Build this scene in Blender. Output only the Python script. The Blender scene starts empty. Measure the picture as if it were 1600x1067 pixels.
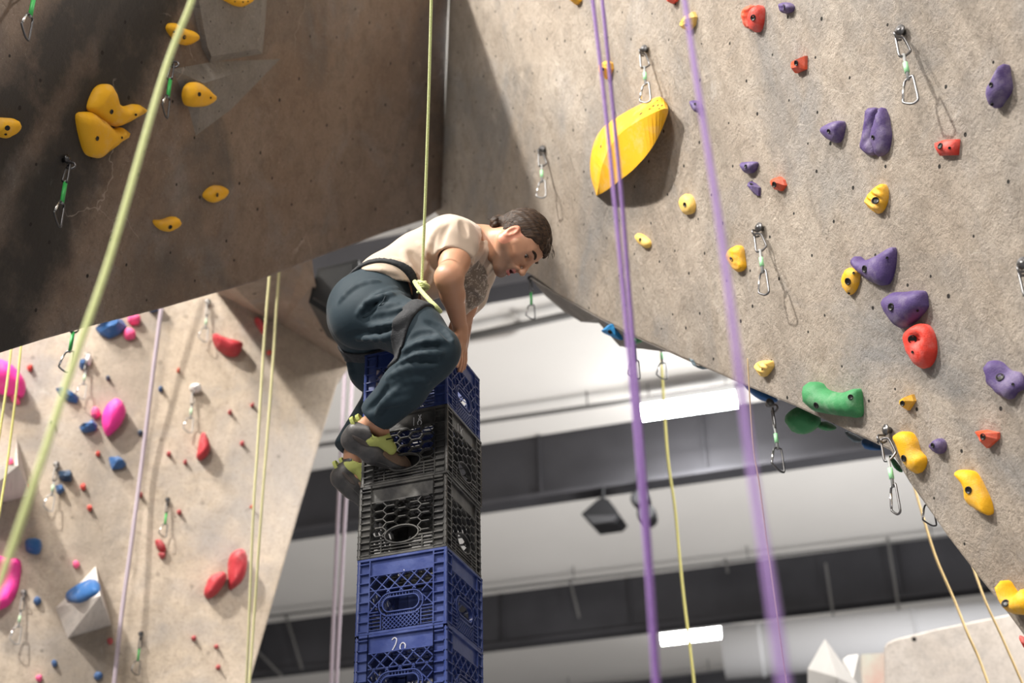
import bpy, bmesh, math, random
import numpy as np
from mathutils import Vector, Matrix
from mathutils.bvhtree import BVHTree
from mathutils.geometry import delaunay_2d_cdt

sc = bpy.context.scene
COL = sc.collection
random.seed(7)

# ------------------------------------------------------------------ camera
FPX = 2222.0
TH = math.radians(30.7); RO = math.radians(-1.4)
c_, s_ = math.cos(TH), math.sin(TH); cr, sr = math.cos(RO), math.sin(RO)
CAM = np.array([0.0, 0.0, 1.67])
cam_d = bpy.data.cameras.new('camera'); cam = bpy.data.objects.new('camera', cam_d); COL.objects.link(cam)
sc.camera = cam
cam_d.sensor_width = 36.0; cam_d.lens = FPX*36/1600
cam_d.clip_start = 0.05; cam_d.clip_end = 200
R_ = Vector((cr, -sr*s_, sr*c_)); D_ = Vector((sr, cr*s_, -cr*c_)); F_ = Vector((0, c_, s_))
m = Matrix.Identity(4)
for i in range(3):
    m[i][0] = R_[i]; m[i][1] = -D_[i]; m[i][2] = -F_[i]; m[i][3] = CAM[i]
cam.matrix_world = m
cam_d.dof.use_dof = True; cam_d.dof.focus_distance = 5.05; cam_d.dof.aperture_fstop = 2.0

# ------------------------------------------------------------------ world and exposure
sc.view_settings.view_transform = 'Standard'; sc.view_settings.look = 'None'
sc.view_settings.gamma = 1; sc.view_settings.exposure = 0.0
sc.view_settings.use_curve_mapping = False
w = bpy.data.worlds.new('world'); sc.world = w; w.use_nodes = True
w.node_tree.nodes['Background'].inputs[0].default_value = (1.0, 0.96, 0.92, 1)
w.node_tree.nodes['Background'].inputs[1].default_value = 0.36

# ------------------------------------------------------------------ gym lamps (ceiling height, unseen rows), plus uplights added to brighten the roof
def lamp(name, loc, target, size, power, col=(1, .95, .88), sy=None):
    d = bpy.data.lights.new(name, 'AREA'); d.shape = 'RECTANGLE'; d.size = size; d.size_y = sy or size*.5
    d.energy = power; d.color = col
    o = bpy.data.objects.new(name, d); COL.objects.link(o); o.location = loc
    o.rotation_euler = (Vector(target)-Vector(loc)).to_track_quat('-Z', 'Y').to_euler()
    return o
lamp('key_lamp', (-5.3, 1.25, 10.5), (1.0, 4.0, 5.0), .45, 1400, (1, .95, .88), .35)
lamp('front_lamp', (-2.5, -4.5, 9.5), (0, 5, 5), 2.0, 800, (1, .93, .86), 1.2)
lamp('rear_lamp', (1.2, 9.5, 10.2), (0, 5, 4.5), 1.2, 700, (1, .98, .95), .6)
lamp('rear_left_lamp', (-5.0, 4.0, 10.4), (-2.0, 9, 4.5), 1.2, 520, (1, .96, .9), .8)
lamp('added_uplight', (3.0, 14.0, 2.0), (3.5, 19, 11), 3.0, 480, (1, .97, .93), 2.0)  # added low source, brightens the roof deck from below
lamp('added_side_uplight', (7.5, 14.5, 5.0), (6.5, 22, 10.6), 2.5, 520, (.95, .97, 1), 2.0)  # added source for the far girder face and the deck at right
lamp('side_lamp', (5.2, 3.6, 8.6), (3.4, 10, 4.2), 1.5, 800, (1, .97, .94), 1.0)
lamp('added_uplight', (-3.0, 12.0, 1.0), (-1, 17, 11), 3.0, 240, (1, .96, .91), 2.0)  # added low source for the left part of the roof deck

# ------------------------------------------------------------------ pixel <-> place helpers
def ray(px, py):
    dx, dy = px-800, py-533.5
    u = (cr*dx+sr*dy)/FPX; v = (-sr*dx+cr*dy)/FPX
    return np.array([u, v*s_+c_, -v*c_+s_])
def U(px, py, z): return CAM+ray(px, py)*z
def mkplane(fn, pts):
    P = [U(x, y, 1/fn(x, y)) for x, y in pts]
    n = np.cross(P[1]-P[0], P[2]-P[0]); n /= np.linalg.norm(n)
    if n@(CAM-P[0]) < 0: n = -n
    t = np.array([0, 0, 1.])-n[2]*n; t /= np.linalg.norm(t); s = np.cross(t, n)
    return P[0], n, s, t
PR = mkplane(lambda x, y: 1.08*(.122+1.27e-4*(x-843)-.8e-5*(y-267)), [(850, 100), (1500, 100), (1200, 600)])
PL = mkplane(lambda x, y: 1.08*(.0869-1.05e-4*(x-800)-1.67e-5*(y-533)), [(50, 50), (600, 50), (100, 500)])
PB = mkplane(lambda x, y: 1.08*(.0919-1.46e-5*(x-800)+1.7e-5*(y-533)), [(50, 600), (500, 600), (300, 1000)])
def on(pl, px, py, off=0.0):
    r = ray(px, py); return CAM+r*(((pl[0]+pl[1]*off-CAM)@pl[1])/(r@pl[1]))
def to2(pl, P): return np.array([(P-pl[0])@pl[2], (P-pl[0])@pl[3]])
def fr2(pl, a, b, off=0.0): return pl[0]+pl[2]*a+pl[3]*b+pl[1]*off

# ------------------------------------------------------------------ materials
MATS = {}
def mat(name, col, rough=.6, metal=0., bump=0., bscale=60., var=0., vscale=8., emit=0., spec=.5, sheen=0., vcol=None, coat=0.):
    if name in MATS: return MATS[name]
    m = bpy.data.materials.new(name); MATS[name] = m; m.use_nodes = True
    nt = m.node_tree; b = nt.nodes['Principled BSDF']
    b.inputs['Base Color'].default_value = (*col, 1); b.inputs['Roughness'].default_value = rough
    b.inputs['Metallic'].default_value = metal; b.inputs['Specular IOR Level'].default_value = spec
    b.inputs['Sheen Weight'].default_value = sheen; b.inputs['Coat Weight'].default_value = coat
    tc = nt.nodes.new('ShaderNodeTexCoord')
    if bump:
        n = nt.nodes.new('ShaderNodeTexNoise'); n.inputs['Scale'].default_value = bscale; n.inputs['Detail'].default_value = 3
        bp = nt.nodes.new('ShaderNodeBump'); bp.inputs['Strength'].default_value = bump; bp.inputs['Distance'].default_value = .004
        nt.links.new(tc.outputs['Object'], n.inputs['Vector']); nt.links.new(n.outputs[0], bp.inputs['Height']); nt.links.new(bp.outputs[0], b.inputs['Normal'])
    if var or vcol:
        n = nt.nodes.new('ShaderNodeTexNoise'); n.inputs['Scale'].default_value = vscale; n.inputs['Detail'].default_value = 5
        nt.links.new(tc.outputs['Object'], n.inputs['Vector'])
        r = nt.nodes.new('ShaderNodeValToRGB'); r.color_ramp.elements[0].position = .38; r.color_ramp.elements[1].position = .68
        c2 = vcol or tuple(min(1, x*(1+var)) for x in col)
        r.color_ramp.elements[0].color = (*col, 1); r.color_ramp.elements[1].color = (*c2, 1)
        nt.links.new(n.outputs[0], r.inputs[0]); nt.links.new(r.outputs[0], b.inputs['Base Color'])
    if emit:
        b.inputs['Emission Color'].default_value = (*col, 1); b.inputs['Emission Strength'].default_value = emit
    return m
def N(nt, t, **kw):
    n = nt.nodes.new(t)
    for k, v in kw.items():
        if hasattr(n, k): setattr(n, k, v)
        else: n.inputs[k].default_value = v
    return n
def concrete(name, cA, cB, stain, hole_cell=.22, streak=0, seed=0., chalk=.5, bumpk=.5, bands=None, hk=1.0):
    m = bpy.data.materials.new(name); m.use_nodes = True; nt = m.node_tree; L = nt.links.new
    b = nt.nodes['Principled BSDF']; b.inputs['Roughness'].default_value = .82; b.inputs['Specular IOR Level'].default_value = .3
    uv = N(nt, 'ShaderNodeUVMap'); mp = N(nt, 'ShaderNodeMapping'); mp.inputs['Location'].default_value = (seed, seed*.7, 0)
    L(uv.outputs[0], mp.inputs[0]); V = mp.outputs[0]
    def noise(sc_, det=5, ro=.6, vec=None, dist=0):
        n = N(nt, 'ShaderNodeTexNoise', Scale=sc_, Detail=det, Roughness=ro, Distortion=dist); L(vec or V, n.inputs['Vector']); return n.outputs[0]
    def ramp(x, a, b_, ca=(0, 0, 0), cb=(1, 1, 1)):
        r = N(nt, 'ShaderNodeValToRGB'); e = r.color_ramp.elements; e[0].position = a; e[1].position = b_
        e[0].color = (*ca, 1); e[1].color = (*cb, 1); L(x, r.inputs[0]); return r.outputs[0]
    def mix(f, a, b_, mode='MIX'):
        n = N(nt, 'ShaderNodeMix', data_type='RGBA', blend_type=mode)
        if isinstance(f, float): n.inputs[0].default_value = f
        else: L(f, n.inputs[0])
        for k, x in ((6, a), (7, b_)):
            if isinstance(x, tuple): n.inputs[k].default_value = (*x, 1)
            else: L(x, n.inputs[k])
        return n.outputs[2]
    def math_(op, a, b_=None):
        n = N(nt, 'ShaderNodeMath', operation=op)
        for k, x in ((0, a), (1, b_)):
            if x is None: continue
            if isinstance(x, (int, float)): n.inputs[k].default_value = x
            else: L(x, n.inputs[k])
        return n.outputs[0]
    base = ramp(noise(1.3, 6, .62), .36, .66, cA, cB)
    base = mix(ramp(noise(9, 6, .7, dist=.6), .45, .75), base, tuple(x*.78 for x in cA))
    sg = noise(.9, 4, .6, dist=1.2)
    base = mix(math_('MULTIPLY', ramp(sg, .50, .68), .85), base, stain)
    fine = noise(55, 4, .75)
    base = mix(math_('MULTIPLY', ramp(noise(2.3, 5, .65, dist=.8), .52, .70), .38), base, (.25, .25, .255))
    base = mix(math_('MULTIPLY', ramp(fine, .52, .70), .6), base, tuple(x*.5 for x in cA))
    base = mix(math_('MULTIPLY', ramp(noise(38, 5, .8, dist=2.5), .58, .70), .38), base, (.66, .60, .53))
    if streak or bands:
        m2 = N(nt, 'ShaderNodeMapping'); m2.inputs['Scale'].default_value = (2.6, .35, 1); L(V, m2.inputs[0])
        sf = ramp(noise(1.0, 5, .65, vec=m2.outputs[0], dist=.3), .5, .68)
        base = mix(math_('MULTIPLY', sf, streak), base, tuple(x*.45 for x in stain))
    if bands:
        sp = N(nt, 'ShaderNodeSeparateXYZ'); L(uv.outputs[0], sp.inputs[0])
        wob = math_('MULTIPLY', math_('SUBTRACT', noise(2.6, 6, .75), .5), .34)
        for (s0, hw, k, slope) in bands:
            x = math_('ADD', math_('SUBTRACT', math_('ADD', sp.outputs[0], math_('MULTIPLY', sp.outputs[1], slope)), s0), wob)
            g = math_('SUBTRACT', 1.0, math_('DIVIDE', math_('ABSOLUTE', x), hw)); g = ramp(g, 0.0, .55)
            g = math_('MULTIPLY', g, math_('MULTIPLY', ramp(noise(3.2, 6, .7), .18, .48), k))
            base = mix(g, base, tuple(x_*.38 for x_ in stain))
    ch = math_('MULTIPLY', ramp(noise(3.1, 7, .75, dist=.4), .63, .80), chalk)
    base = mix(ch, base, (.62, .60, .58))
    # hairline trowel cracks
    vd = N(nt, 'ShaderNodeTexVoronoi', feature='DISTANCE_TO_EDGE', voronoi_dimensions='2D', Scale=1.1)
    dn = N(nt, 'ShaderNodeTexNoise', Scale=3.0, Detail=4); L(V, dn.inputs['Vector'])
    mv = N(nt, 'ShaderNodeVectorMath', operation='ADD'); sv = N(nt, 'ShaderNodeVectorMath', operation='SCALE'); sv.inputs['Scale'].default_value = .45
    L(dn.outputs['Color'], sv.inputs[0]); L(V, mv.inputs[0]); L(sv.outputs[0], mv.inputs[1]); L(mv.outputs[0], vd.inputs['Vector'])
    ck = math_('MULTIPLY', math_('LESS_THAN', vd.outputs['Distance'], .0022), ramp(noise(2.0), .5, .56))
    base = mix(math_('MULTIPLY', ck, .28), base, (.60, .54, .48))
    # bolt holes
    vo = N(nt, 'ShaderNodeTexVoronoi', feature='F1', voronoi_dimensions='2D', Scale=1/hole_cell, Randomness=.62); L(V, vo.inputs['Vector'])
    hr = N(nt, 'ShaderNodeSeparateColor'); L(vo.outputs['Color'], hr.inputs[0])
    rad = math_('ADD', .024, math_('MULTIPLY', hr.outputs[1], .016))
    hole = math_('MULTIPLY', math_('LESS_THAN', vo.outputs['Distance'], rad), math_('GREATER_THAN', hr.outputs[0], .12))
    base = mix(math_('MULTIPLY', hole, hk), base, (.018, .016, .014))
    L(base, b.inputs['Base Color'])
    sc2 = N(nt, 'ShaderNodeMapping'); sc2.inputs['Rotation'].default_value = (0, 0, .7); sc2.inputs['Scale'].default_value = (1, .3, 1); L(V, sc2.inputs[0])
    h = math_('ADD', math_('MULTIPLY', fine, .6), math_('MULTIPLY', noise(16, 6, .75, vec=sc2.outputs[0], dist=1.5), 1.0))
    h = math_('ADD', h, math_('MULTIPLY', noise(3, 4), 2.0))
    h = math_('SUBTRACT', h, math_('MULTIPLY', hole, 1.0))
    bp = N(nt, 'ShaderNodeBump', Strength=bumpk, Distance=.012); L(h, bp.inputs['Height']); L(bp.outputs[0], b.inputs['Normal'])
    return m

# ------------------------------------------------------------------ mesh helpers
def mesh(name, vs, fs, mt, parent=None, smooth=True, loc=None, colors=None):
    """vs in world space; the object's origin is put at loc (or at its parent's place)."""
    vs = np.asarray(vs, float)
    if parent is not None: org = np.array(parent['_o'])
    elif loc is not None: org = np.asarray(loc, float)
    else: org = vs.mean(0)
    me = bpy.data.meshes.new(name)
    me.from_pydata((vs-org).tolist(), [], [list(map(int, f)) for f in fs]); me.update()
    if smooth: me.polygons.foreach_set('use_smooth', [True]*len(me.polygons))
    if mt: me.materials.append(mt)
    if colors is not None:
        ca = me.color_attributes.new('tint', 'FLOAT_COLOR', 'POINT')
        cc = np.ones((len(vs), 4), np.float32); cc[:, :3] = colors; ca.data.foreach_set('color', cc.ravel())
    o = bpy.data.objects.new(name, me); COL.objects.link(o)
    if parent is not None:
        o.parent = parent
    else: o.location = org
    o['_o'] = tuple(org)
    return o
def tag(o, label, cat, group=None):
    o['label'] = label; o['category'] = cat
    if group: o['group'] = group
    return o
def empty(name, loc, label=None, cat=None, group=None):
    o = bpy.data.objects.new(name, None); COL.objects.link(o); o.location = loc; o['_o'] = tuple(map(float, loc)); o.empty_display_size = .05
    if label: tag(o, label, cat, group)
    return o
def struct(o): o['kind'] = 'structure'; return o
class MB:
    def __init__(s): s.v = []; s.f = []
    def add(s, vs, fs):
        k = len(s.v); s.v += [np.asarray(p, float) for p in vs]; s.f += [[i+k for i in f] for f in fs]; return s
    def box(s, c, ax, ay, az):
        c = np.asarray(c, float); ax, ay, az = map(lambda q: np.asarray(q, float), (ax, ay, az))
        vs = [c+ax*i+ay*j+az*k for i in (-1, 1) for j in (-1, 1) for k in (-1, 1)]
        return s.add(vs, [(0, 1, 3, 2), (4, 6, 7, 5), (0, 4, 5, 1), (2, 3, 7, 6), (0, 2, 6, 4), (1, 5, 7, 3)])
    def bar(s, a, b, w1, w2, n):
        a = np.asarray(a, float); b = np.asarray(b, float); d = b-a; L = np.linalg.norm(d); d = d/max(L, 1e-9)
        n = np.asarray(n, float); t = np.cross(d, n); t /= np.linalg.norm(t)
        return s.box((a+b)/2, d*L/2, t*w1/2, n*w2/2)
    def tube(s, pts, r, seg=8, closed=False, cap=True):
        P = [np.asarray(p, float) for p in pts]; n = len(P)
        rr = r if hasattr(r, '__len__') else [r]*n
        k = len(s.v); up = None
        for i, p in enumerate(P):
            if closed: d = P[(i+1) % n]-P[i-1]
            else: d = P[min(i+1, n-1)]-P[max(i-1, 0)]
            d = d/(np.linalg.norm(d)+1e-12)
            if up is None: up = np.cross(d, [0, 0, 1.]); up = up if np.linalg.norm(up) > .1 else np.cross(d, [1., 0, 0])
            up = up-d*(up@d); up /= np.linalg.norm(up); w_ = np.cross(d, up)
            for j in range(seg):
                a = 2*math.pi*j/seg; s.v.append(p+(up*math.cos(a)+w_*math.sin(a))*rr[i])
        for i in range(n if closed else n-1):
            i2 = (i+1) % n
            for j in range(seg):
                j2 = (j+1) % seg; s.f.append([k+i*seg+j, k+i*seg+j2, k+i2*seg+j2, k+i2*seg+j])
        if cap and not closed:
            s.f.append([k+j for j in range(seg)][::-1]); s.f.append([k+(n-1)*seg+j for j in range(seg)])
        return s
    def build(s, name, mt, parent=None, smooth=False, loc=None): return mesh(name, s.v, s.f, mt, parent, smooth, loc)
def catmull(pts, n=8, closed=True):
    P = [np.asarray(p, float) for p in pts]; k = len(P); out = []
    for i in range(k if closed else k-1):
        if closed: a, b, c, d = P[i-1], P[i], P[(i+1) % k], P[(i+2) % k]
        else: a, b, c, d = P[max(i-1, 0)], P[i], P[i+1], P[min(i+2, k-1)]
        for j in range(n):
            t = j/n; out.append(.5*((2*b)+(c-a)*t+(2*a-5*b+4*c-d)*t*t+(3*b-a-3*c+d)*t**3))
    if not closed: out.append(P[-1])
    return out
def copy_tree(o, loc, rot=None, label=None):
    r = o.copy(); COL.objects.link(r); r.location = loc
    if rot is not None: r.rotation_euler = rot
    if label: r['label'] = label
    for ch in list(o.children):
        c = ch.copy(); COL.objects.link(c); c.parent = r
        for g in ch.children:
            d = g.copy(); COL.objects.link(d); d.parent = c
    return r
CR = {'A': (0, 0, 3.9525), 'B': (0, 250, 3.4425), 'C': (0, 460, 3.137), 'D': (0, 760, 3.474), 'E': (200, 440, 3.333), 'F': (180, 740, 3.263),
      'G': (760, 0, 3.8095), 'H': (1160, 0, 3.557), 'I': (1160, 280, 3.636), 'J': (780, 200, 3.8095), 'K': (1160, 540, 3.636),
      'L': (760, 420, 3.557), 'N': (1160, 760, 3.475), 'X': (0, 0, 1)}
def cp(k, x, y): a, b, s = CR[k]; return a+x/s, b+y/s
# ================================================================== SETTING
M_R = concrete('tan wall concrete', (.305, .255, .205), (.41, .36, .305), (.20, .195, .19), .20, .25, 0., .55, .95)  # the right wall's own tan and grey
_a, _b2 = to2(PB, on(PB, 212, 510)), to2(PB, on(PB, 125, 1000)); _sl = -(_a[0]-_b2[0])/(_a[1]-_b2[1])
M_B = concrete('pale back concrete', (.43, .355, .275), (.54, .455, .37), (.33, .30, .275), .42, .25, 9., .6, .5, hk=.3, bands=[(_a[0]+_sl*_a[1], .26, .42, _sl)])
def bandpos(px, py): a = to2(PL, on(PL, px, py)); return a
# water-streak bands painted on the left wall follow its slope
_b = [((140, 0), (20, 180)), ((230, 0), (110, 260)), ((110, 260), (10, 450))]
BD = []
for (a, b2), hw, k in zip(_b, (.20, .24, .22), (.95, .95, .8)):
    A2, B2 = bandpos(*a), bandpos(*b2); sl = -(A2[0]-B2[0])/(A2[1]-B2[1]); BD.append((A2[0]+sl*A2[1], hw, k, sl))
M_L = concrete('brown shaded concrete', (.20, .145, .11), (.26, .205, .165), (.11, .10, .092), .24, .2, 4., .25, .55, bands=BD)  # the left wall's dimmer light is mixed into this darker brown
def wall(name, pl, poly, mt, thick=.3, off=0.0, rim=None):
    P = [on(pl, x, y, off) for x, y in poly]; n = len(P); Q = [p-pl[1]*thick for p in P]
    fs = [list(range(n)), [n+i for i in range(n)][::-1]]+[[i, n+i, n+(i+1) % n, (i+1) % n] for i in range(n)]
    o = mesh(name, P+Q, fs, mt, None, False, loc=P[0])
    me = o.data; uv = me.uv_layers.new(name='UVMap')
    for poly_ in me.polygons:
        side = abs(np.array(poly_.normal)@pl[1]) < .5
        for li in poly_.loop_indices:
            p = np.array(me.vertices[me.loops[li].vertex_index].co)+P[0]; a = to2(pl, p)
            if side: a = a+np.array([(p-P[0])@pl[1]]*2)
            uv.data[li].uv = (a[0], a[1])
    bv = o.modifiers.new('bevel', 'BEVEL'); bv.width = .012; bv.segments = 2; bv.limit_method = 'ANGLE'
    return struct(o)
edgeR = [(676, 330), (700, 352), (760, 398), (832, 432), (870, 460), (935, 497), (985, 524), (1040, 548), (1090, 571), (1160, 602), (1240, 635), (1320, 672), (1390, 705), (1420, 755), (1450, 797), (1480, 840), (1530, 905), (1572, 958), (1605, 1003), (1700, 1140)]
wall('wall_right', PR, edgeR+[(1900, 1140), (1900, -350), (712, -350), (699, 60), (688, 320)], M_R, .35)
edgeL = [(692, 325), (662, 345), (600, 365), (500, 402), (400, 441), (340, 458), (250, 484), (145, 510), (70, 531), (0, 553), (-160, 600)]
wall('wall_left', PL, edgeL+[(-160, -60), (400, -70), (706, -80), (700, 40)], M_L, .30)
wall('wall_back', PB, [(-400, 300), (300, 380), (350, 415), (420, 480), (546, 572), (530, 590), (470, 790), (390, 1067), (340, 1240), (-400, 1240)], M_B, .3)

# folded facets: free corners given by pixel and depth
def facets(name, pts, fs, mt, uvs=1.0, thick=None):
    V = [np.array(p) for p in pts]
    if thick is not None:
        n = len(V); V = V+[v+np.array(thick) for v in V]
        edges = {}
        for f in fs:
            for i in range(len(f)):
                e = (f[i], f[(i+1) % len(f)]); edges[e] = 1
        side = [[a, b, b+n, a+n] for (a, b) in edges if (b, a) not in edges]
        fs = [list(f) for f in fs]+[[i+n for i in f][::-1] for f in fs]+side
    o = mesh(name, V, fs, mt, None, False); me = o.data; uv = me.uv_layers.new(name='UVMap')
    for p_ in me.polygons:
        nn = np.array(p_.normal); t = np.array([0, 0, 1.])-nn[2]*nn; t /= np.linalg.norm(t)+1e-9; s2 = np.cross(t, nn)
        for li in p_.loop_indices:
            q = np.array(me.vertices[me.loops[li].vertex_index].co); uv.data[li].uv = (q@s2*uvs, q@t*uvs)
    return o
# underside return under the right wall's rim
def rimp(px, py, d=0.0):
    P = on(PR, px, py); return P+(P-CAM)/np.linalg.norm(P-CAM)*d
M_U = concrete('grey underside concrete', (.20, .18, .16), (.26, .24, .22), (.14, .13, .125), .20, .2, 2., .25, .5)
PUP = [rimp(828, 434), rimp(870, 460), rimp(935, 497), rimp(985, 524), rimp(1040, 548), rimp(1092, 572),
       rimp(852, 462, .35), rimp(880, 486, .5), rimp(908, 503, .55), rimp(936, 505, .5), rimp(968, 541, .45), rimp(1050, 551, .25)]
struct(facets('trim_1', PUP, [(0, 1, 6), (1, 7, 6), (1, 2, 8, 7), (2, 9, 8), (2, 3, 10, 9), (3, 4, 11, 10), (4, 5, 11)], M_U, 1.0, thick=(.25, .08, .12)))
# rear return of the right wall, mostly hidden behind its sloping rim (carries the holds that peek out)
PU2 = [rimp(1092, 568), rimp(1240, 630), rimp(1390, 700), rimp(1470, 820), rimp(1120, 560, .9), rimp(1260, 610, .9), rimp(1420, 690, .9), rimp(1500, 800, .9)]
struct(facets('trim_2', PU2, [(0, 1, 5, 4), (1, 2, 6, 5), (2, 3, 7, 6)], M_U, 1.0, thick=(.25, .08, .15)))
# darker leaning facets standing in for the left wall's shadow on the back wall
cap = [on(PB, 335, 452), on(PB, 440, 508), on(PB, 545, 572), U(350, 420, 8.3), U(485, 385, 8.3), U(492, 440, 8.6), U(505, 475, 8.9), U(546, 520, 9.2)]
M_C = concrete('shadow toned concrete', (.30, .23, .17), (.36, .29, .23), (.24, .2, .17), .42, .2, 5., .2, .4)  # cast shadow put into a darker version of the back concrete
struct(facets('shade_facets', cap, [(0, 1, 4, 3), (1, 5, 4), (1, 6, 5), (1, 2, 7, 6)], M_C, 1.0, thick=(-.05, .25, .1)))

# ---- roof
YAW = math.radians(16.0)
bd = np.array([-math.cos(YAW), math.sin(YAW), 0]); bn = np.array([math.sin(YAW), math.cos(YAW), 0])   # along a girder; away from camera
HC = 9.5+1.67
M_ROOF = mat('off white roof deck', (.74, .71, .67), .8, var=.06, vscale=.4)
M_GIR = mat('charcoal girder paint', (.040, .039, .043), .8, var=.25, vscale=1.5, spec=.2)
M_WH = mat('white paint', (.72, .69, .65), .7)
M_PIPE = mat('grey sprinkler pipe', (.13, .125, .12), .6)
def gp(a, n, z): p = bd*a+bn*n; return np.array([p[0], p[1], z])
mb = MB(); mb.box(gp(0, 24, HC+.1), bd*34, bn*30, (0, 0, .1)); o = struct(mb.build('ceiling', M_ROOF)); 
mb = MB(); mb.box((0, 18, -.1), (26, 0, 0), (0, 26, 0), (0, 0, .1)); struct(mb.build('floor', mat('grey padded flooring', (.20, .20, .21), .8, bump=.2)))
mb = MB(); mb.box(gp(0, 54, 5.5), bd*34, bn*.1, (0, 0, 5.6)); struct(mb.build('wall_far', mat('warm grey wall paint', (.45, .42, .40), .8)))
def where_band(px, py, z):   # distance of a point at height z seen at a pixel, along the girder normal
    r = ray(px, py); t = (z-CAM[2])/r[2]; P = CAM+r*t; return P@bn
g_n = [where_band(800, 448, HC-1.0), where_band(760, 693, HC), where_band(760, 930, HC), where_band(1000, 1060, HC)]
gl = ['charcoal roof girder right behind the climber, topmost in view', 'charcoal roof girder with the two black lamps hung below it', 'charcoal roof girder behind the lower glowing strip light', 'charcoal roof girder at the bottom edge of the view']
for n_, lb in zip(g_n, gl):
    t = empty('roof_girder', gp(0, n_, HC-1.0), lb, 'girder', 'charcoal roof girders')
    mb = MB(); mb.box(gp(0, n_+.05, HC-.5), bd*30, bn*.05, (0, 0, .5)); mb.build('web', M_GIR, t)
    mb = MB(); mb.box(gp(0, n_+.05, HC-1.0), bd*30, bn*.16, (0, 0, .03)); mb.build('flange', M_GIR, t)
    mb = MB()
    for k in range(-11, 12): mb.box(gp(k*2.4, n_-.05, HC-.5), bd*.015, bn*.03, (0, 0, .47))
    o = mb.build('stiffener', M_GIR, t); o['kind'] = 'stuff'
# pipes and conduits under the deck
def roofpt(px, py, z):
    r = ray(px, py); return CAM+r*((z-CAM[2])/r[2])
def pipe(a, b, drop, r, lab, name='sprinkler_pipe', ext=14):
    A, B = roofpt(*a, HC-drop), roofpt(*b, HC-drop); d = (B-A)/np.linalg.norm(B-A)
    t = empty(name, A, lab, 'pipe', 'pipes under the roof deck')
    MB().tube([A-d*ext, B+d*ext], r, 10).build('tube', M_PIPE, t, True)
    mb = MB()
    for k in np.arange(-ext, ext, 3.1):
        q = A+d*k; mb.tube([q, q+np.array([0, 0, drop])], .012, 6)
    o = mb.build('hanger_rod', M_PIPE, t); o['kind'] = 'stuff'
    return t
pipe((755, 659), (985, 626), .25, .035, 'grey pipe across the roof panel above the upper girder behind the crates')
pipe((770, 921), (1140, 877), .25, .025, 'grey pipe just above the lower long girder')
pipe((760, 463), (830, 452), .25, .04, 'grey pipe beside the climber\'s chin under the roof')
pipe((1000, 1062), (1150, 1043), .25, .025, 'grey pipe at the foot of the view near the last girder')
A = roofpt(705, 532, HC-.2); B = roofpt(905, 488, HC-.2); 
o = MB().tube([A, B], .05, 10).build('conduit', M_PIPE, None, True); tag(o, 'pale conduit crossing the roof panel right of the climber\'s hands', 'pipe')
cv = [roofpt(*p, HC-.12) for p in catmull([(802, 492), (812, 508), (800, 520), (770, 527), (720, 535)], 5, False)]
o = MB().tube(cv, .035, 8).build('conduit', mat('pale conduit paint', (.55, .52, .49), .6), None, True); tag(o, 'faint looped conduit below the straight one on the roof panel', 'pipe')
# diagonal struts bolted on the girders
def strut(p1, p2, n_, lab):
    def og(px, py):
        r = ray(px, py); t = (n_-CAM@bn)/(r@bn); return CAM+r*t
    o = MB().tube([og(*p1), og(*p2)], .022, 6).build('roof_brace', M_PIPE, None); tag(o, lab, 'brace', 'steel braces on the girders')
strut((439, 934), (472, 1045), g_n[2]-.3, 'steel brace on the girder left of the crate tower')
strut((402, 1017), (440, 1056), g_n[2]-.35, 'short steel brace beside the foot of the pale wall edge')
strut((884, 880), (905, 965), g_n[2]-.3, 'steel brace on the girder between tower and purple ropes')
strut((1385, 828), (1406, 962), g_n[2]-.3, 'steel brace on the girder near the right wall')
strut((1290, 880), (1303, 970), g_n[2]-.3, 'dark brace on the girder between the strip light and the right wall')
strut((870, 1020), (896, 1062), g_n[3]-.3, 'short brace at the bottom edge right of the crates')
strut((1130, 852), (1137, 895), g_n[2]-.3, 'short rod dropping past the pipe above the lower strip light')

# ---- strip lights
M_LED = mat('glowing diffuser', (1, 1, 1), .5, emit=55)
M_HOUS = mat('white lamp housing', (.7, .7, .7), .4)
def strip(p1, p2, z, lab, pw):
    A, B = roofpt(*p1, z), roofpt(*p2, z); d = (B-A); L = np.linalg.norm(d); d /= L; nn = np.cross([0, 0, 1.], d); c = (A+B)/2
    t = empty('strip_light', c, lab, 'ceiling light', 'glowing strip lights')
    tl = np.array([0, -.35, -.94])
    mb = MB(); mb.box(c+np.array([0, 0, .07]), d*L/2, nn*.16, (0, 0, .05)); mb.build('housing', M_HOUS, t)
    mb = MB()
    prof = [(-.16, 0.02), (-.15, -.05), (-.09, -.10), (0, -.12), (.09, -.10), (.15, -.05), (.16, .02)]
    vs = [c+d*L/2*s+nn*a+np.array([0, 0, b]) for s in (-1, 1) for a, b in prof]
    k = len(prof); mb.add(vs, [[i, i+1, i+1+k, i+k] for i in range(k-1)]+[list(range(k)), [k+i for i in range(k)][::-1]])
    mb.build('diffuser', M_LED, t)
    for s in (-.8, .8): MB().tube([c+d*L/2*s+np.array([0, 0, .1]), c+d*L/2*s+np.array([0, 0, HC-z-.03])], .008, 5).build('suspension_cable', M_PIPE, t)
    d_ = bpy.data.lights.new('strip_glow', 'AREA'); d_.shape = 'RECTANGLE'; d_.size = L; d_.size_y = .3; d_.energy = pw
    lo = bpy.data.objects.new('strip_glow', d_); COL.objects.link(lo); lo.location = c-np.array([0, 0, .16])
strip((1000, 643), (1152, 621), HC-.45, 'upper glowing strip light between the purple ropes', 250)
strip((1033, 997), (1144, 984), HC-.6, 'lower glowing strip light over the far girder', 250)

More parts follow.
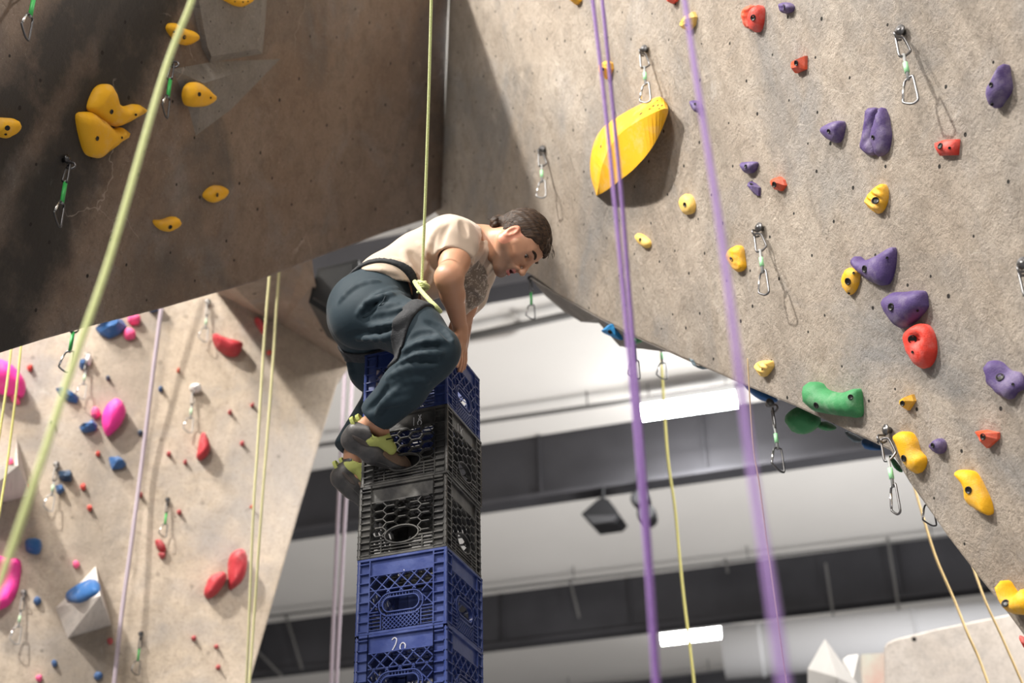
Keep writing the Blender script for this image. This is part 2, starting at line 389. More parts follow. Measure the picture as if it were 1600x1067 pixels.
# ---- black lamps under the girder
M_BLK = mat('black plastic', (.006, .006, .007), .6, spec=.2)
def og(px, py, n_): r = ray(px, py); return CAM+r*((n_-CAM@bn)/(r@bn))
nn_ = g_n[1]-.2
P0 = og(940, 800, nn_); t = empty('flood_light', P0, 'black hooded floodlight hanging under the girder left of the purple ropes', 'floodlight')
def sq(px, py, d=0.): return og(px, py, nn_+d)
hood = [sq(908, 803), sq(935, 779), sq(950, 779), sq(970, 808), sq(962, 817), sq(926, 822), sq(912, 800, .5), sq(935, 777, .4), sq(950, 777, .4), sq(966, 803, .5)]
mb = MB(); mb.add(hood[:6]+[p+bn*.45+np.array([0, 0, .05]) for p in hood[:6]], [[0, 1, 2, 3, 4, 5], [11, 10, 9, 8, 7, 6]]+[[i, i+6, (i+1) % 6+6, (i+1) % 6] for i in range(6)])
mb.build('hood', M_BLK, t)
lens = [sq(915, 806, -.02), sq(964, 806, -.02), sq(959, 815, -.02), sq(927, 819, -.02)]
MB().add(lens+[q-bn*.02 for q in lens], [[0, 1, 2, 3], [7, 6, 5, 4], [0, 4, 5, 1], [1, 5, 6, 2], [2, 6, 7, 3], [3, 7, 4, 0]]).build('lens', mat('dim lens glass', (.03, .03, .032), .4, spec=.2), t)
MB().tube([sq(942, 779, .1), sq(942, 762, .1)], .03, 8).build('bracket', M_BLK, t)
for (x, y, r, lb) in ((1002, 782, .13, 'upper black round spotlight behind the pair of purple ropes'), (1012, 806, .13, 'lower black round spotlight behind the pair of purple ropes')):
    c = og(x, y, nn_); t = empty('spot_light', c, lb, 'spotlight', 'round black spotlights')
    MB().tube([c-bn*.12, c-bn*.1, c, c+bn*.18, c+bn*.24], [r*.8, r*1.0, r, r*.8, r*.3], 18).build('housing', M_BLK, t, True)
    MB().tube([c-bn*.125, c-bn*.121], r*.75, 18).build('lens', MATS['dim lens glass'], t)
    MB().tube([c, c+np.array([0, 0, .42])], .03, 6).build('bracket', M_BLK, t)
# big loudspeaker tucked in the arch left of the climber
P0 = U(505, 455, 9.0); t = empty('loudspeaker', P0, 'black box hanging in the arch left of the climber\'s trousers', 'loudspeaker')
vs = [U(482, 472, 8.7), U(496, 420, 8.7), U(560, 405, 8.7), U(560, 500, 8.7), U(520, 498, 8.7)]
MB().add(vs+[v+np.array([.05, .5, .05]) for v in vs], [[0, 1, 2, 3, 4], [9, 8, 7, 6, 5]]+[[i, i+5, (i+1) % 5+5, (i+1) % 5] for i in range(5)]).build('cabinet', mat('black speaker cabinet', (.012, .013, .014), .6), t)
vs = [U(490, 468, 8.68), U(501, 428, 8.68), U(552, 416, 8.68), U(552, 488, 8.68), U(521, 487, 8.68)]
MB().add(vs+[v-np.array([0, .03, 0]) for v in vs], [[0, 1, 2, 3, 4], [9, 8, 7, 6, 5]]+[[i, i+5, (i+1) % 5+5, (i+1) % 5] for i in range(5)]).build('grille', mat('speaker grille', (.02, .021, .022), .7, bump=.6, bscale=300), t)

# ---- lower right: far climbing structures and the duct
PF = (U(1500, 1000, 9.5), None, None, None)
nF = np.array([-.25, -.95, -.18]); nF /= np.linalg.norm(nF); tF = np.array([0, 0, 1.])-nF[2]*nF; tF /= np.linalg.norm(tF)
PF = (PF[0], nF, np.cross(tF, nF), tF)
M_F = concrete('cream distant concrete', (.66, .59, .52), (.72, .66, .60), (.60, .54, .49), .5, .1, 3., .2, .3)
wall('wall_distant', PF, [(1381, 1012), (1386, 1004), (1400, 998), (1470, 981), (1565, 962), (1800, 905), (1800, 1300), (1388, 1300), (1382, 1067)], M_F, .4)
M_WV = mat('white plywood volume', (.50, .485, .465), .7, var=.05)
def solidpoly(name, pts, mt, back, lab=None, cat=None, apex=None, parent=None):
    n = len(pts); V = [np.array(p) for p in pts]
    if apex is not None:
        fs = [[i, (i+1) % n, n] for i in range(n)]; V.append(np.array(apex)); B = [v+back for v in V[:n]]
        V += B; fs += [[n+1+i for i in range(n)][::-1]]+[[i, n+1+i, n+1+(i+1) % n, (i+1) % n] for i in range(n)]
    else:
        V += [v+back for v in V]; fs = [list(range(n)), [n+i for i in range(n)][::-1]]+[[i, n+i, n+(i+1) % n, (i+1) % n] for i in range(n)]
    o = mesh(name, V, fs, mt, parent, False)
    if lab: tag(o, lab, cat)
    return o
solidpoly('wall_volume', [U(1289, 998, 10.6), U(1262, 1045, 10.6), U(1262, 1080, 10.6), U(1275, 1200, 10.6), U(1335, 1200, 10.6), U(1345, 1075, 10.6)], M_WV, np.array([.1, .5, .1]), 'pointed white volume at the bottom, left of the cream wall', 'climbing volume', apex=U(1308, 1058, 10.2))
solidpoly('wall_volume', [U(1317, 1030, 10.9), U(1325, 1024, 10.9), U(1341, 1022, 10.9), U(1346, 1067, 10.9), U(1349, 1200, 10.9), U(1317, 1200, 10.9)], M_WV, np.array([.1, .4, .1]), 'small white volume squeezed behind the pointed white one', 'climbing volume', apex=U(1333, 1060, 10.7))
A = roofpt(1150, 1018, HC-2.2); B = roofpt(1530, 985, HC-2.2); d = (B-A)/np.linalg.norm(B-A)
t = empty('air_duct', A, 'large round pale air duct along the roof above the white volumes', 'duct')
MB().tube([A-d*.2, B+d*2.5], .42, 32).build('duct_tube', mat('pale duct metal', (.36, .36, .37), .6), t, True)
for k in np.arange(.4, 4, 2.4): q = A+d*k; MB().tube([q-d*.03, q+d*.03], .44, 32).build('joint_band', mat('pale duct metal', (.6, .6, .6)), t, True)
# piece of the far wall with red dots, behind the volumes
V = [U(1346, 1022, 13), U(1382, 1020, 13), U(1384, 1120, 13), U(1348, 1120, 13)]
solidpoly('far_wall_panel', V, mat('mottled far wall', (.42, .42, .36), .7, var=.5, vscale=3, vcol=(.40, .20, .16)), np.array([0, .06, 0]), 'mottled far wall panel between the white volume and the cream wall', 'panel')
# ================================================================== HOLDS
HC_ = {'Y': ('yellow', (.76, .40, .012)), 'R': ('red', (.62, .045, .028)), 'O': ('orange red', (.70, .085, .03)), 'P': ('purple', (.085, .055, .17)),
       'G': ('green', (.045, .23, .085)), 'A': ('bright blue', (.02, .22, .50)), 'B': ('blue', (.025, .11, .30)), 'K': ('pink', (.85, .09, .26)), 'M': ('magenta pink', (.86, .045, .33)),
       'C': ('crimson', (.42, .035, .045)), 'W': ('white', (.85, .82, .80)), 'D': ('dark blue', (.012, .045, .10)), 'S': ('slate', (.12, .17, .20)), 'L': ('light yellow', (.80, .52, .12))}
def hmat(k):
    nm, c = HC_[k]; key = nm+' hold resin'
    if key in MATS: return MATS[key]
    m = mat(key, c, .58, bump=.35, bscale=220, spec=.35)
    nt = m.node_tree; L = nt.links.new; b = nt.nodes['Principled BSDF']
    tc = nt.nodes.new('ShaderNodeTexCoord'); n = N(nt, 'ShaderNodeTexNoise', Scale=9., Detail=6, Roughness=.7); L(tc.outputs['Object'], n.inputs['Vector'])
    r = N(nt, 'ShaderNodeValToRGB'); e = r.color_ramp.elements; e[0].position = .50; e[1].position = .80; e[0].color = (0, 0, 0, 1); e[1].color = (.55, .55, .55, 1); L(n.outputs[0], r.inputs[0])
    mx = N(nt, 'ShaderNodeMix', data_type='RGBA'); L(r.outputs[0], mx.inputs[0]); mx.inputs[6].default_value = (*c, 1); mx.inputs[7].default_value = (*[x*.45+.55*y for x, y in zip(c, (.62, .58, .56))], 1)
    L(mx.outputs[2], b.inputs['Base Color']); return m
M_BOLT = mat('dark bolt steel', (.02, .02, .02), .4, .6)
def inside(p, Q):
    x, y = p; r = False; n = len(Q)
    for i in range(n):
        x1, y1 = Q[i]; x2, y2 = Q[(i+1) % n]
        if (y1 > y) != (y2 > y) and x < (x2-x1)*(y-y1)/(y2-y1)+x1: r = not r
    return r
def segdist(p, Q):
    A = np.array(Q); B = np.roll(A, -1, 0); d = B-A; t = np.clip(((p-A)*d).sum(1)/((d*d).sum(1)+1e-12), 0, 1)
    return np.sqrt((((A+d*t[:, None])-p)**2).sum(1).min())
def add_bolts(t, bv, bolts, k, br, big=None):
    for j, b in enumerate(bolts):
        x, y = cp(k, b[0], b[1]); r = ray(x, y); rn = Vector(r).normalized()
        hit, nor, _, _ = bv.ray_cast(Vector(CAM), rn)
        if hit is None: continue
        if nor.dot(rn) > 0: nor = -nor
        rr = b[2] if len(b) > 2 else (br if j == 0 else br*.62)
        h = np.array(hit); nn = np.array(nor); 
        a = np.cross(nn, [0, 0, 1.]); a /= np.linalg.norm(a)+1e-9; c2 = np.cross(nn, a)
        vs, fs = [], []; seg = 12
        for (q, z) in ((1.25, .0005), (1.2, .003), (1.0, .003), (.85, .0005), (.45, .0002)):
            for i in range(seg):
                an = 2*math.pi*i/seg; vs.append(h+(a*math.cos(an)+c2*math.sin(an))*rr*q+nn*z)
        for u_ in range(4):
            for i in range(seg): i2 = (i+1) % seg; fs.append([u_*seg+i, u_*seg+i2, (u_+1)*seg+i2, (u_+1)*seg+i])
        fs.append([4*seg+i for i in range(seg)])
        mesh('bolt', vs, fs, M_BOLT, t, True)
def hold(pl, k, col, h, pts, bolts=(), label='', style='dome', smooth=True, w=None, off0=0.0, dish=(), br=.0062, cat='climbing hold', name='climbing_hold', peak=None):
    px = [cp(k, x, y) for x, y in pts]
    if smooth and style != 'facet': px = [tuple(q) for q in catmull(px, 5)]
    O2 = [to2(pl, on(pl, x, y, off0+h*.4)) for x, y in px]
    if sum(O2[i][0]*O2[(i+1) % len(O2)][1]-O2[(i+1) % len(O2)][0]*O2[i][1] for i in range(len(O2))) < 0: O2 = O2[::-1]
    A = np.array(O2); c = A.mean(0); lo, hi = A.min(0), A.max(0); sz = hi-lo; S = min(sz)
    n = len(O2); vs, fs = [], []
    t = empty(name, fr2(pl, *c, off0), label, cat)
    rnd = random.Random(int(abs(px[0][0]*7+px[0][1]*13)))
    if style == 'facet':
        k1 = .52; ofs = np.array([rnd.uniform(-.1, .1)*sz[0], rnd.uniform(-.02, .15)*sz[1]])
        pk = c+ofs if peak is None else to2(pl, on(pl, *cp(k, *peak), off0+h))
        inn = [pk+(q-c)*k1*rnd.uniform(.85, 1.1) for q in A]
        vs = [fr2(pl, *q, off0-.002) for q in A]+[fr2(pl, *q, off0+h*.35) for q in A]+[fr2(pl, *q, off0+h*rnd.uniform(.85, 1.05)) for q in inn]+[fr2(pl, *pk, off0+h*1.0)]
        for i in range(n):
            j = (i+1) % n; fs += [[i, j, n+j, n+i], [n+i, n+j, 2*n+j], [n+i, 2*n+j, 2*n+i], [2*n+i, 2*n+j, 3*n]]
        o = mesh('grip', vs, fs, hmat(col), t, False)
    else:
        ww = w or S*.42; st = max(S/(20 if style in ('ridge', 'rib', 'lump') else 11), .004)
        P = [Vector(q) for q in A]; gx = np.arange(lo[0]+st*.5, hi[0], st); gy = np.arange(lo[1]+st*.5, hi[1], st)
        for i, x in enumerate(gx):
            for y in gy:
                q = np.array([x+(st*.5 if i % 2 else 0), y])
                if inside(q, O2) and segdist(q, O2) > st*.45: P.append(Vector(q))
        rv, re, rf, *_ = delaunay_2d_cdt(P, [], [list(range(n))], 1, 1e-6)
        def H(q):
            d = segdist(q, O2) ; x = min(d/ww, 1.0); z = h*(.35+.65*math.sqrt(max(0, 1-(1-x)**2)))
            ve = (q[1]-c[1])/sz[1]
            z *= 1+.22*ve
            if style == 'ridge': z += .008*math.sin((q[0]*.8+q[1]*.45)*260)*x
            if style == 'lump':
                for _i in range(3): z += h*.10*x*math.sin(q[0]*(90+40*_i)+_i*2+c[0]*9)*math.sin(q[1]*(80+55*_i)+c[1]*5)
            if style == 'dome': z += h*.04*x*math.sin(q[0]*60+c[0]*31)*math.sin(q[1]*47+c[1]*17)
            if style == 'rib' : z += .012*x*(1-abs(((q[1]-lo[1])/sz[1]*4.2) % 1-.5)*2)*-1
            return z
        dd = [(to2(pl, on(pl, *cp(k, a, b), off0+h)), r_, dp) for a, b, r_, dp in dish]
        for q in rv:
            q = np.array(q); z = H(q)
            for a, r_, dp in dd: z -= dp*math.exp(-((q-a)@(q-a))/(r_*r_)*1.2)
            vs.append(fr2(pl, *q, off0+max(z, .003)))
        fs = [list(f) for f in rf]; m0 = len(vs)
        # boundary skirt
        used = {}
        for f in fs:
            for i in range(len(f)): used[(f[i], f[(i+1) % len(f)])] = 1
        bmap = {}
        for (a, b) in list(used):
            if (b, a) not in used:
                for v in (a, b):
                    if v not in bmap: bmap[v] = len(vs); q = np.array(rv[v]); vs.append(fr2(pl, *(c+(q-c)*.97), off0-.004))
                fs.append([b, a, bmap[a], bmap[b]])
        o = mesh('grip', vs, fs, hmat(col), t, True)
    bv = BVHTree.FromPolygons([Vector(v) for v in vs], fs)
    add_bolts(t, bv, bolts, k, br)
    return t
Rr, Ll, Bb = PR, PL, PB
# ---- right wall
hold(Rr, 'H', 'P', .035, [(690, 610), (712, 600), (742, 602), (735, 660), (728, 740), (735, 850), (700, 862), (655, 825), (662, 770), (678, 690)], (), 'purple stacked-block hold beside a long purple blade, upper right of the big wall', 'rib')
hold(Rr, 'H', 'P', .04, [(768, 597), (795, 640), (805, 700), (812, 760), (795, 840), (757, 870), (738, 850), (718, 760), (738, 680)], [(726, 762)], 'long upright purple blade hold touching the stacked-block purple hold', 'dome')
hold(Rr, 'H', 'P', .05, [(1450, 355), (1468, 420), (1475, 500), (1440, 560), (1405, 602), (1378, 580), (1370, 500), (1400, 440)], [(1383, 470), (1388, 578)], 'tall purple diamond-shaped hold near the top right corner')
hold(Rr, 'H', 'P', .045, [(520, 672), (551, 680), (547, 740), (520, 795), (470, 770), (444, 735), (460, 695)], [(480, 728)], 'light purple teardrop hold left of the stacked-block hold')
hold(Rr, 'H', 'R', .032, [(1068, 795), (1120, 778), (1195, 773), (1188, 862), (1095, 866), (1078, 840)], [(1100, 812, .009), (1152, 822)], 'flat-topped red hold in a chalk patch below the quickdraw shadow', 'dome', False)
hold(Rr, 'H', 'O', .035, [(45, 28), (62, 40), (45, 100), (45, 155), (15, 148), (3, 80), (15, 45)], (), 'orange-red half of the pair at the top, left of its twin', 'lump')
hold(Rr, 'H', 'R', .045, [(85, 28), (105, 50), (100, 130), (80, 178), (50, 165), (42, 110), (58, 50)], [(60, 98, .01)], 'red upright oval hold at the top with one bolt, right of its orange twin')
hold(Rr, 'H', 'P', .035, [(215, 20), (250, 14), (275, 35), (265, 65), (235, 76), (218, 62)], [(232, 40, .009)], 'small purple knob hold at the top edge of the big wall', 'lump')
hold(Rr, 'H', 'O', .035, [(345, 310), (343, 385), (290, 407), (283, 365), (290, 335)], [(300, 350, .009)], 'small faceted red hold left of the upper long quickdraw', 'facet')
hold(Rr, 'J', 'P', .035, [(1438, 212), (1460, 203), (1525, 203), (1515, 250), (1485, 272), (1460, 262)], [(1468, 228)], 'small purple cup hold right of the thick purple rope', 'dome')
hold(Rr, 'J', 'P', .03, [(1490, 318), (1515, 330), (1542, 355), (1540, 405), (1515, 395), (1493, 355)], [(1500, 335, .005)], 'tiny purple spike hold just left of a small red ring-shaped hold', 'facet')
hold(Rr, 'H', 'O', .035, [(200, 982), (222, 1000), (232, 1030), (210, 1062), (175, 1052), (160, 1020), (172, 992)], [(178, 1025, .01)], 'small many-sided red hold beside the tiny purple spike', 'facet')
hold(Rr, 'I', 'Y', .035, [(785, 27), (812, 55), (810, 130), (775, 193), (740, 180), (705, 135), (725, 80)], [(755, 122, .011)], 'yellow shell hold with grooves high on the big wall', 'ridge')
hold(Rr, 'I', 'P', .05, [(640, 438), (680, 462), (745, 440), (830, 390), (853, 400), (850, 490), (825, 580), (790, 605), (730, 585), (680, 550), (625, 500), (612, 465)], [(695, 510, .011), (822, 447)], 'purple winged hold with a pale scuff above the larger purple block', 'dome')
hold(Rr, 'I', 'Y', .03, [(590, 512), (625, 505), (655, 530), (645, 610), (608, 658), (575, 620), (568, 570)], [(600, 580, .011), (633, 533), (606, 646)], 'yellow pointed oval hold tucked under the winged purple hold', 'dome')
hold(Rr, 'I', 'P', .06, [(810, 680), (850, 645), (920, 640), (1010, 635), (1028, 700), (1022, 740), (960, 810), (905, 848), (870, 830), (825, 770), (806, 710)], [(845, 725, .011), (995, 745)], 'large rounded purple block hold right above the red pocket hold', 'dome')
hold(Rr, 'X', 'R', .055, [(1443, 507), (1453, 521), (1457, 546), (1453, 565), (1443, 576), (1431, 571), (1420, 553), (1416, 538), (1415, 524), (1420, 514), (1431, 507)], [(1425.5, 530, .012), (1426, 550)], 'red hold with a deep round pocket under the purple block', dish=[(1426, 530, .022, .035)])
hold(Rr, 'J', 'Y', .035, [(1415, 698), (1440, 715), (1450, 780), (1455, 830), (1430, 855), (1405, 850), (1375, 810), (1355, 770), (1370, 725)], [(1382, 780, .008)], 'rough lumpy yellow hold touching the thick purple rope', 'lump')
hold(Rr, 'J', 'L', .035, [(1115, 392), (1140, 410), (1155, 460), (1145, 505), (1105, 515), (1085, 480), (1078, 445), (1090, 405)], [(1105, 455, .008)], 'pale yellow oval hold left of the thick purple rope, below the big yellow volume')
hold(Rr, 'J', 'L', .03, [(822, 627), (855, 640), (888, 670), (893, 700), (875, 715), (845, 700), (815, 660)], [(840, 665, .007)], 'smallest yellow hold, right of the pair of purple ropes')
hold(Rr, 'G', 'Y', .05, [(710, 362), (732, 375), (735, 410), (705, 472), (680, 430), (690, 385)], [(690, 412, .007)], 'small yellow hold half hidden by the pair of purple ropes', 'facet')
hold(Rr, 'G', 'Y', .05, [(498, -25), (550, -25), (548, 5), (525, 28), (503, 5)], (), 'yellow hold cut by the top edge, left of the purple ropes', 'facet')
hold(Rr, 'G', 'R', .04, [(1080, -20), (1130, -20), (1122, 5), (1100, 22), (1085, 8)], (), 'red hold cut by the top edge beside the thick purple rope', 'facet')
hold(Rr, 'G', 'L', .045, [(1222, 70), (1235, 100), (1225, 150), (1195, 183), (1165, 170), (1170, 140), (1195, 110)], [(1193, 148, .006)], 'pale orange-yellow hold behind the upper part of the thick purple rope', 'facet')
hold(Rr, 'G', 'P', .035, [(1225, 600), (1252, 605), (1270, 640), (1262, 672), (1240, 655)], [(1243, 620, .005)], 'small purple hold beside the thick purple rope, right of the yellow volume', 'dome')
hold(Rr, 'K', 'L', .035, [(85, 105), (100, 88), (155, 85), (165, 110), (160, 130), (120, 178), (95, 155), (82, 130)], [(108, 128, .008)], 'small grooved yellow hold near the rim, left of the green hold', 'ridge')
hold(Rr, 'K', 'G', .07, [(375, 208), (420, 215), (450, 248), (500, 266), (560, 268), (620, 248), (645, 255), (655, 330), (652, 405), (600, 405), (480, 388), (390, 365), (355, 310), (352, 250)], [(420, 338, .01), (614, 292, .008)], 'large green saddle hold on the rim of the big wall', 'dome')
hold(Rr, 'K', 'P', .05, [(1380, 110), (1410, 85), (1450, 95), (1500, 140), (1555, 155), (1580, 200), (1578, 245), (1540, 270), (1515, 305), (1490, 300), (1430, 265), (1390, 200)], [(1463, 180, .011), (1538, 220)], 'purple ear-shaped hold near the right edge', dish=[(1440, 150, .05, .035), (1510, 215, .03, .02)])
hold(Rr, 'K', 'Y', .035, [(905, 310), (958, 278), (970, 315), (935, 368), (905, 345)], [(910, 328, .008)], 'small angular yellow hold right of the green saddle hold', 'facet')
hold(Rr, 'K', 'Y', .045, [(865, 515), (900, 488), (945, 495), (975, 540), (990, 595), (1025, 640), (1022, 690), (990, 728), (950, 705), (915, 650), (890, 575)], [(918, 640, .01)], 'yellow comma-shaped hold right of the lowest long quickdraw')
hold(Rr, 'K', 'P', .035, [(1080, 550), (1110, 527), (1138, 545), (1142, 590), (1115, 617), (1080, 590), (1072, 568)], [(1082, 566, .007)], 'small purple egg hold between the yellow comma hold and the red triangle')
hold(Rr, 'K', 'O', .035, [(1330, 485), (1375, 480), (1445, 495), (1445, 530), (1385, 583), (1360, 545)], [(1368, 517, .009)], 'red triangular hold at the lower right', 'facet')
hold(Rr, 'K', 'Y', .045, [(1213, 725), (1240, 705), (1300, 715), (1335, 760), (1365, 820), (1395, 890), (1405, 955), (1380, 962), (1320, 925), (1275, 880), (1265, 800)], [(1285, 820, .01)], 'long yellow twisted hold below the red triangle')
hold(Rr, 'N', 'Y', .07, [(1395, 515), (1420, 520), (1440, 550), (1470, 590), (1490, 580), (1505, 560), (1529, 565), (1590, 590), (1590, 690), (1500, 697), (1450, 685), (1420, 640), (1395, 560)], [(1428, 635, .011)], 'yellow claw hold at the right edge near the bottom')
# holds peeking out below the rim
def P_at(px, py, d, k='X'):
    x, y = cp(k, px, py); q = rimp(x, y, d); n = np.array([-.35, -.75, -.56]); n /= np.linalg.norm(n)
    t = np.array([0, 0, 1.])-n[2]*n; t /= np.linalg.norm(t); return (q, n, np.cross(t, n), t)
hold(P_at(695, 345, .08, 'L'), 'L', 'A', .09, [(636, 345), (690, 300), (725, 290), (748, 320), (748, 398), (720, 390), (650, 358)], [(688, 350, .01)], 'bright blue hold under the grey bulge, behind the purple ropes', 'facet')
hold(P_at(840, 400, .10, 'L'), 'L', 'G', .07, [(800, 385), (840, 376), (885, 392), (850, 412), (815, 420)], (), 'small green hold under the grey bulge, right of the pair of ropes')
hold(P_at(1190, 520, .12, 'L'), 'L', 'S', .08, [(1118, 485), (1150, 480), (1210, 515), (1268, 552), (1200, 560), (1145, 535)], (), 'slate blue hold peeking below the rim left of the thick purple rope', 'facet')
hold(P_at(1180, 608, .6), 'X', 'B', .08, [(1158, 596), (1178, 600), (1200, 612), (1214, 628), (1190, 626), (1172, 614)], (), 'flat blue hold below the rim just right of the thick purple rope')
hold(P_at(1252, 655, .6), 'X', 'G', .11, [(1226, 655), (1233, 643), (1246, 637), (1264, 640), (1280, 655), (1279, 666), (1266, 676), (1250, 679), (1235, 672)], (), 'round green hold hanging below the rim under the green saddle')
hold(P_at(1292, 668, .75), 'X', 'G', .06, [(1276, 662), (1290, 660), (1306, 669), (1297, 673), (1283, 671)], (), 'small green hold peeking below the rim, right of the round green one')
hold(P_at(1358, 696, .75), 'X', 'B', .07, [(1346, 688), (1362, 690), (1380, 702), (1364, 704), (1350, 700)], (), 'small blue hold peeking below the rim near the lowest long quickdraw')
hold(P_at(1330, 683, .9), 'X', 'S', .06, [(1320, 675), (1338, 682), (1348, 689), (1334, 691)], (), 'small slate hold peeking below the rim between green and blue ones')
hold(P_at(1399, 725, .6), 'X', 'G', .05, [(1389, 713), (1400, 722), (1410, 738), (1398, 732)], (), 'sliver of a green hold below the rim beside the lowest long quickdraw')
hold(P_at(1604, 1010, .5), 'X', 'R', .05, [(1592, 996), (1602, 1000), (1612, 1015), (1600, 1012)], (), 'sliver of a red hold at the lower right frame edge')
# big yellow volume
def ymac():
    q = lambda x, y, o: on(PR, x, y, o)
    outer = catmull([(1043, 164), (1031, 151), (1008, 160), (985, 171), (960, 186), (944, 198), (931, 216), (923, 245), (923, 275), (931, 302)], 3, False)
    ridge = catmull([(1044, 170), (1036, 170), (1018, 178), (997, 189), (973, 205), (958, 222), (948, 240), (940, 262), (936, 284), (933, 304)], 3, False)
    low = catmull([(1044, 176), (1035, 200), (1024, 222), (1012, 240), (1000, 254), (986, 268), (972, 279), (958, 290), (945, 299), (934, 305)], 3, False)
    n = len(outer); vs = [q(x, y, .0) for x, y in outer]+[q(x, y, .05+.10*math.sin(math.pi*min(1, i/(n-1)*1.0))) for i, (x, y) in enumerate(ridge)]
    vs += [q(x, y, .04+.08*math.sin(math.pi*i/(n-1))) for i, (x, y) in enumerate(low)]
    vs += [q(x-22*math.sin(math.pi*i/(n-1))-3, y-14*math.sin(math.pi*i/(n-1)), -.005) for i, (x, y) in enumerate(low)]
    fs = []
    for r_ in range(3):
        for i in range(n-1): fs.append([r_*n+i, r_*n+i+1, (r_+1)*n+i+1, (r_+1)*n+i])
    fs += [[0, n, 2*n, 3*n][::-1], [n-1, 2*n-1, 3*n-1, 4*n-1]]
    t = empty('wall_volume', on(PR, 990, 225), 'huge yellow leaf-shaped volume behind the pair of purple ropes', 'climbing volume')
    o = mesh('shell', vs, fs, hmat('Y'), t, False)
    bm = bmesh.new(); bm.from_mesh(o.data); bmesh.ops.recalc_face_normals(bm, faces=bm.faces); bm.to_mesh(o.data); bm.free()
    bv = BVHTree.FromPolygons([Vector(v) for v in vs], fs)
    add_bolts(t, bv, [(921, 678, .007), (972, 650, .004), (1020, 600, .004), (1022, 628, .004), (1045, 630, .004), (1030, 648, .004), (995, 632, .004), (683, 872, .006)], 'G', .006)
ymac()
# ---- left wall
M_V1 = concrete('grey plywood volume', (.20, .185, .17), (.24, .225, .21), (.17, .165, .16), .12, 0, 7., .4, .3)
def vol(pl, base, apex, h, mt, label, off=0.0, inner=None):
    B = [on(pl, x, y, off) for x, y in base]; n = len(B)
    if inner: T = [on(pl, x, y, h) for x, y in inner]; V = B+T; fs = [[i, (i+1) % n, n+(i+1) % n, n+i] for i in range(n)]+[list(range(n, 2*n))]
    else: V = B+[on(pl, *apex, h)]; fs = [[i, (i+1) % n, n] for i in range(n)]
    o = mesh('wall_volume', V, fs+[list(range(n))[::-1]], mt, None, False); me = o.data
    uv = me.uv_layers.new(name='UVMap'); P0 = V[0]*0+np.array(o['_o'])
    for p_ in me.polygons:
        for li in p_.loop_indices: uv.data[li].uv = to2(pl, np.array(me.vertices[me.loops[li].vertex_index].co)+P0)
    return tag(o, label, 'climbing volume')
vol(PL, [(269, 108), (330, 97), (438, 92), (362, 170), (306, 212), (292, 160)], (318, 130), .05, M_V1, 'grey triangular volume on the dark wall carrying one yellow hold')
vol(PL, [(285, -60), (420, -60), (415, 30), (410, 84), (328, 98), (316, 76)], None, .035, M_V1, 'larger grey volume at the top of the dark wall, above the triangular one', inner=[(300, -55), (412, -55), (407, 28), (402, 76), (330, 88), (324, 72)])
hold(Ll, 'A', 'Y', .055, [(655, 518), (700, 535), (715, 590), (740, 640), (780, 660), (850, 645), (890, 670), (885, 700), (820, 745), (740, 780), (690, 775), (620, 730), (565, 685), (560, 650), (580, 590), (610, 540)], [(688, 690, .008), (838, 708, .004)], 'big yellow boomerang hold, upper of the pair on the dark wall', w=.05)
hold(Ll, 'A', 'Y', .055, [(490, 710), (550, 692), (600, 710), (660, 755), (712, 800), (750, 787), (785, 812), (780, 855), (710, 910), (640, 970), (590, 975), (545, 950), (510, 850)], [(600, 855, .008), (752, 850, .004)], 'big yellow hold directly under the boomerang hold on the dark wall', w=.05)
hold(Ll, 'A', 'Y', .05, [(0, 735), (50, 728), (100, 740), (117, 780), (100, 820), (50, 855), (0, 840), (-20, 790)], [(45, 790, .008), (35, 828, .004)], 'round yellow hold at the left frame edge on the dark wall')
hold(Ll, 'A', 'Y', .05, [(1055, 148), (1090, 145), (1130, 172), (1200, 195), (1225, 222), (1200, 265), (1150, 280), (1105, 262), (1065, 215), (1045, 180)], [(1138, 230, .008), (1075, 196, .004)], 'yellow bean hold crossed by the near green rope at the top')
hold(Ll, 'A', 'Y', .05, [(1385, -20), (1570, -20), (1555, 12), (1530, 30), (1490, 43), (1440, 25)], [(1450, 8, .003), (1500, 12, .003), (1530, 8, .003)], 'yellow hold cut by the top edge on the grey volume', off0=.035)
hold(Ll, 'A', 'Y', .05, [(1160, 540), (1200, 508), (1250, 520), (1310, 570), (1332, 605), (1300, 645), (1240, 660), (1170, 655), (1148, 600)], [(1230, 582, .008), (1300, 603, .004)], 'yellow rounded hold on the triangular grey volume', off0=.045)
hold(Ll, 'B', 'Y', .045, [(1105, 190), (1130, 155), (1170, 137), (1215, 150), (1220, 180), (1200, 210), (1155, 230), (1120, 215)], [(1168, 188, .008)], 'small yellow egg hold below the triangular volume, higher of the two there')
hold(Ll, 'B', 'Y', .045, [(840, 325), (880, 322), (940, 305), (962, 325), (960, 355), (920, 385), (880, 380), (845, 350)], [(915, 360, .008)], 'small yellow cup hold, lowest on the dark wall')
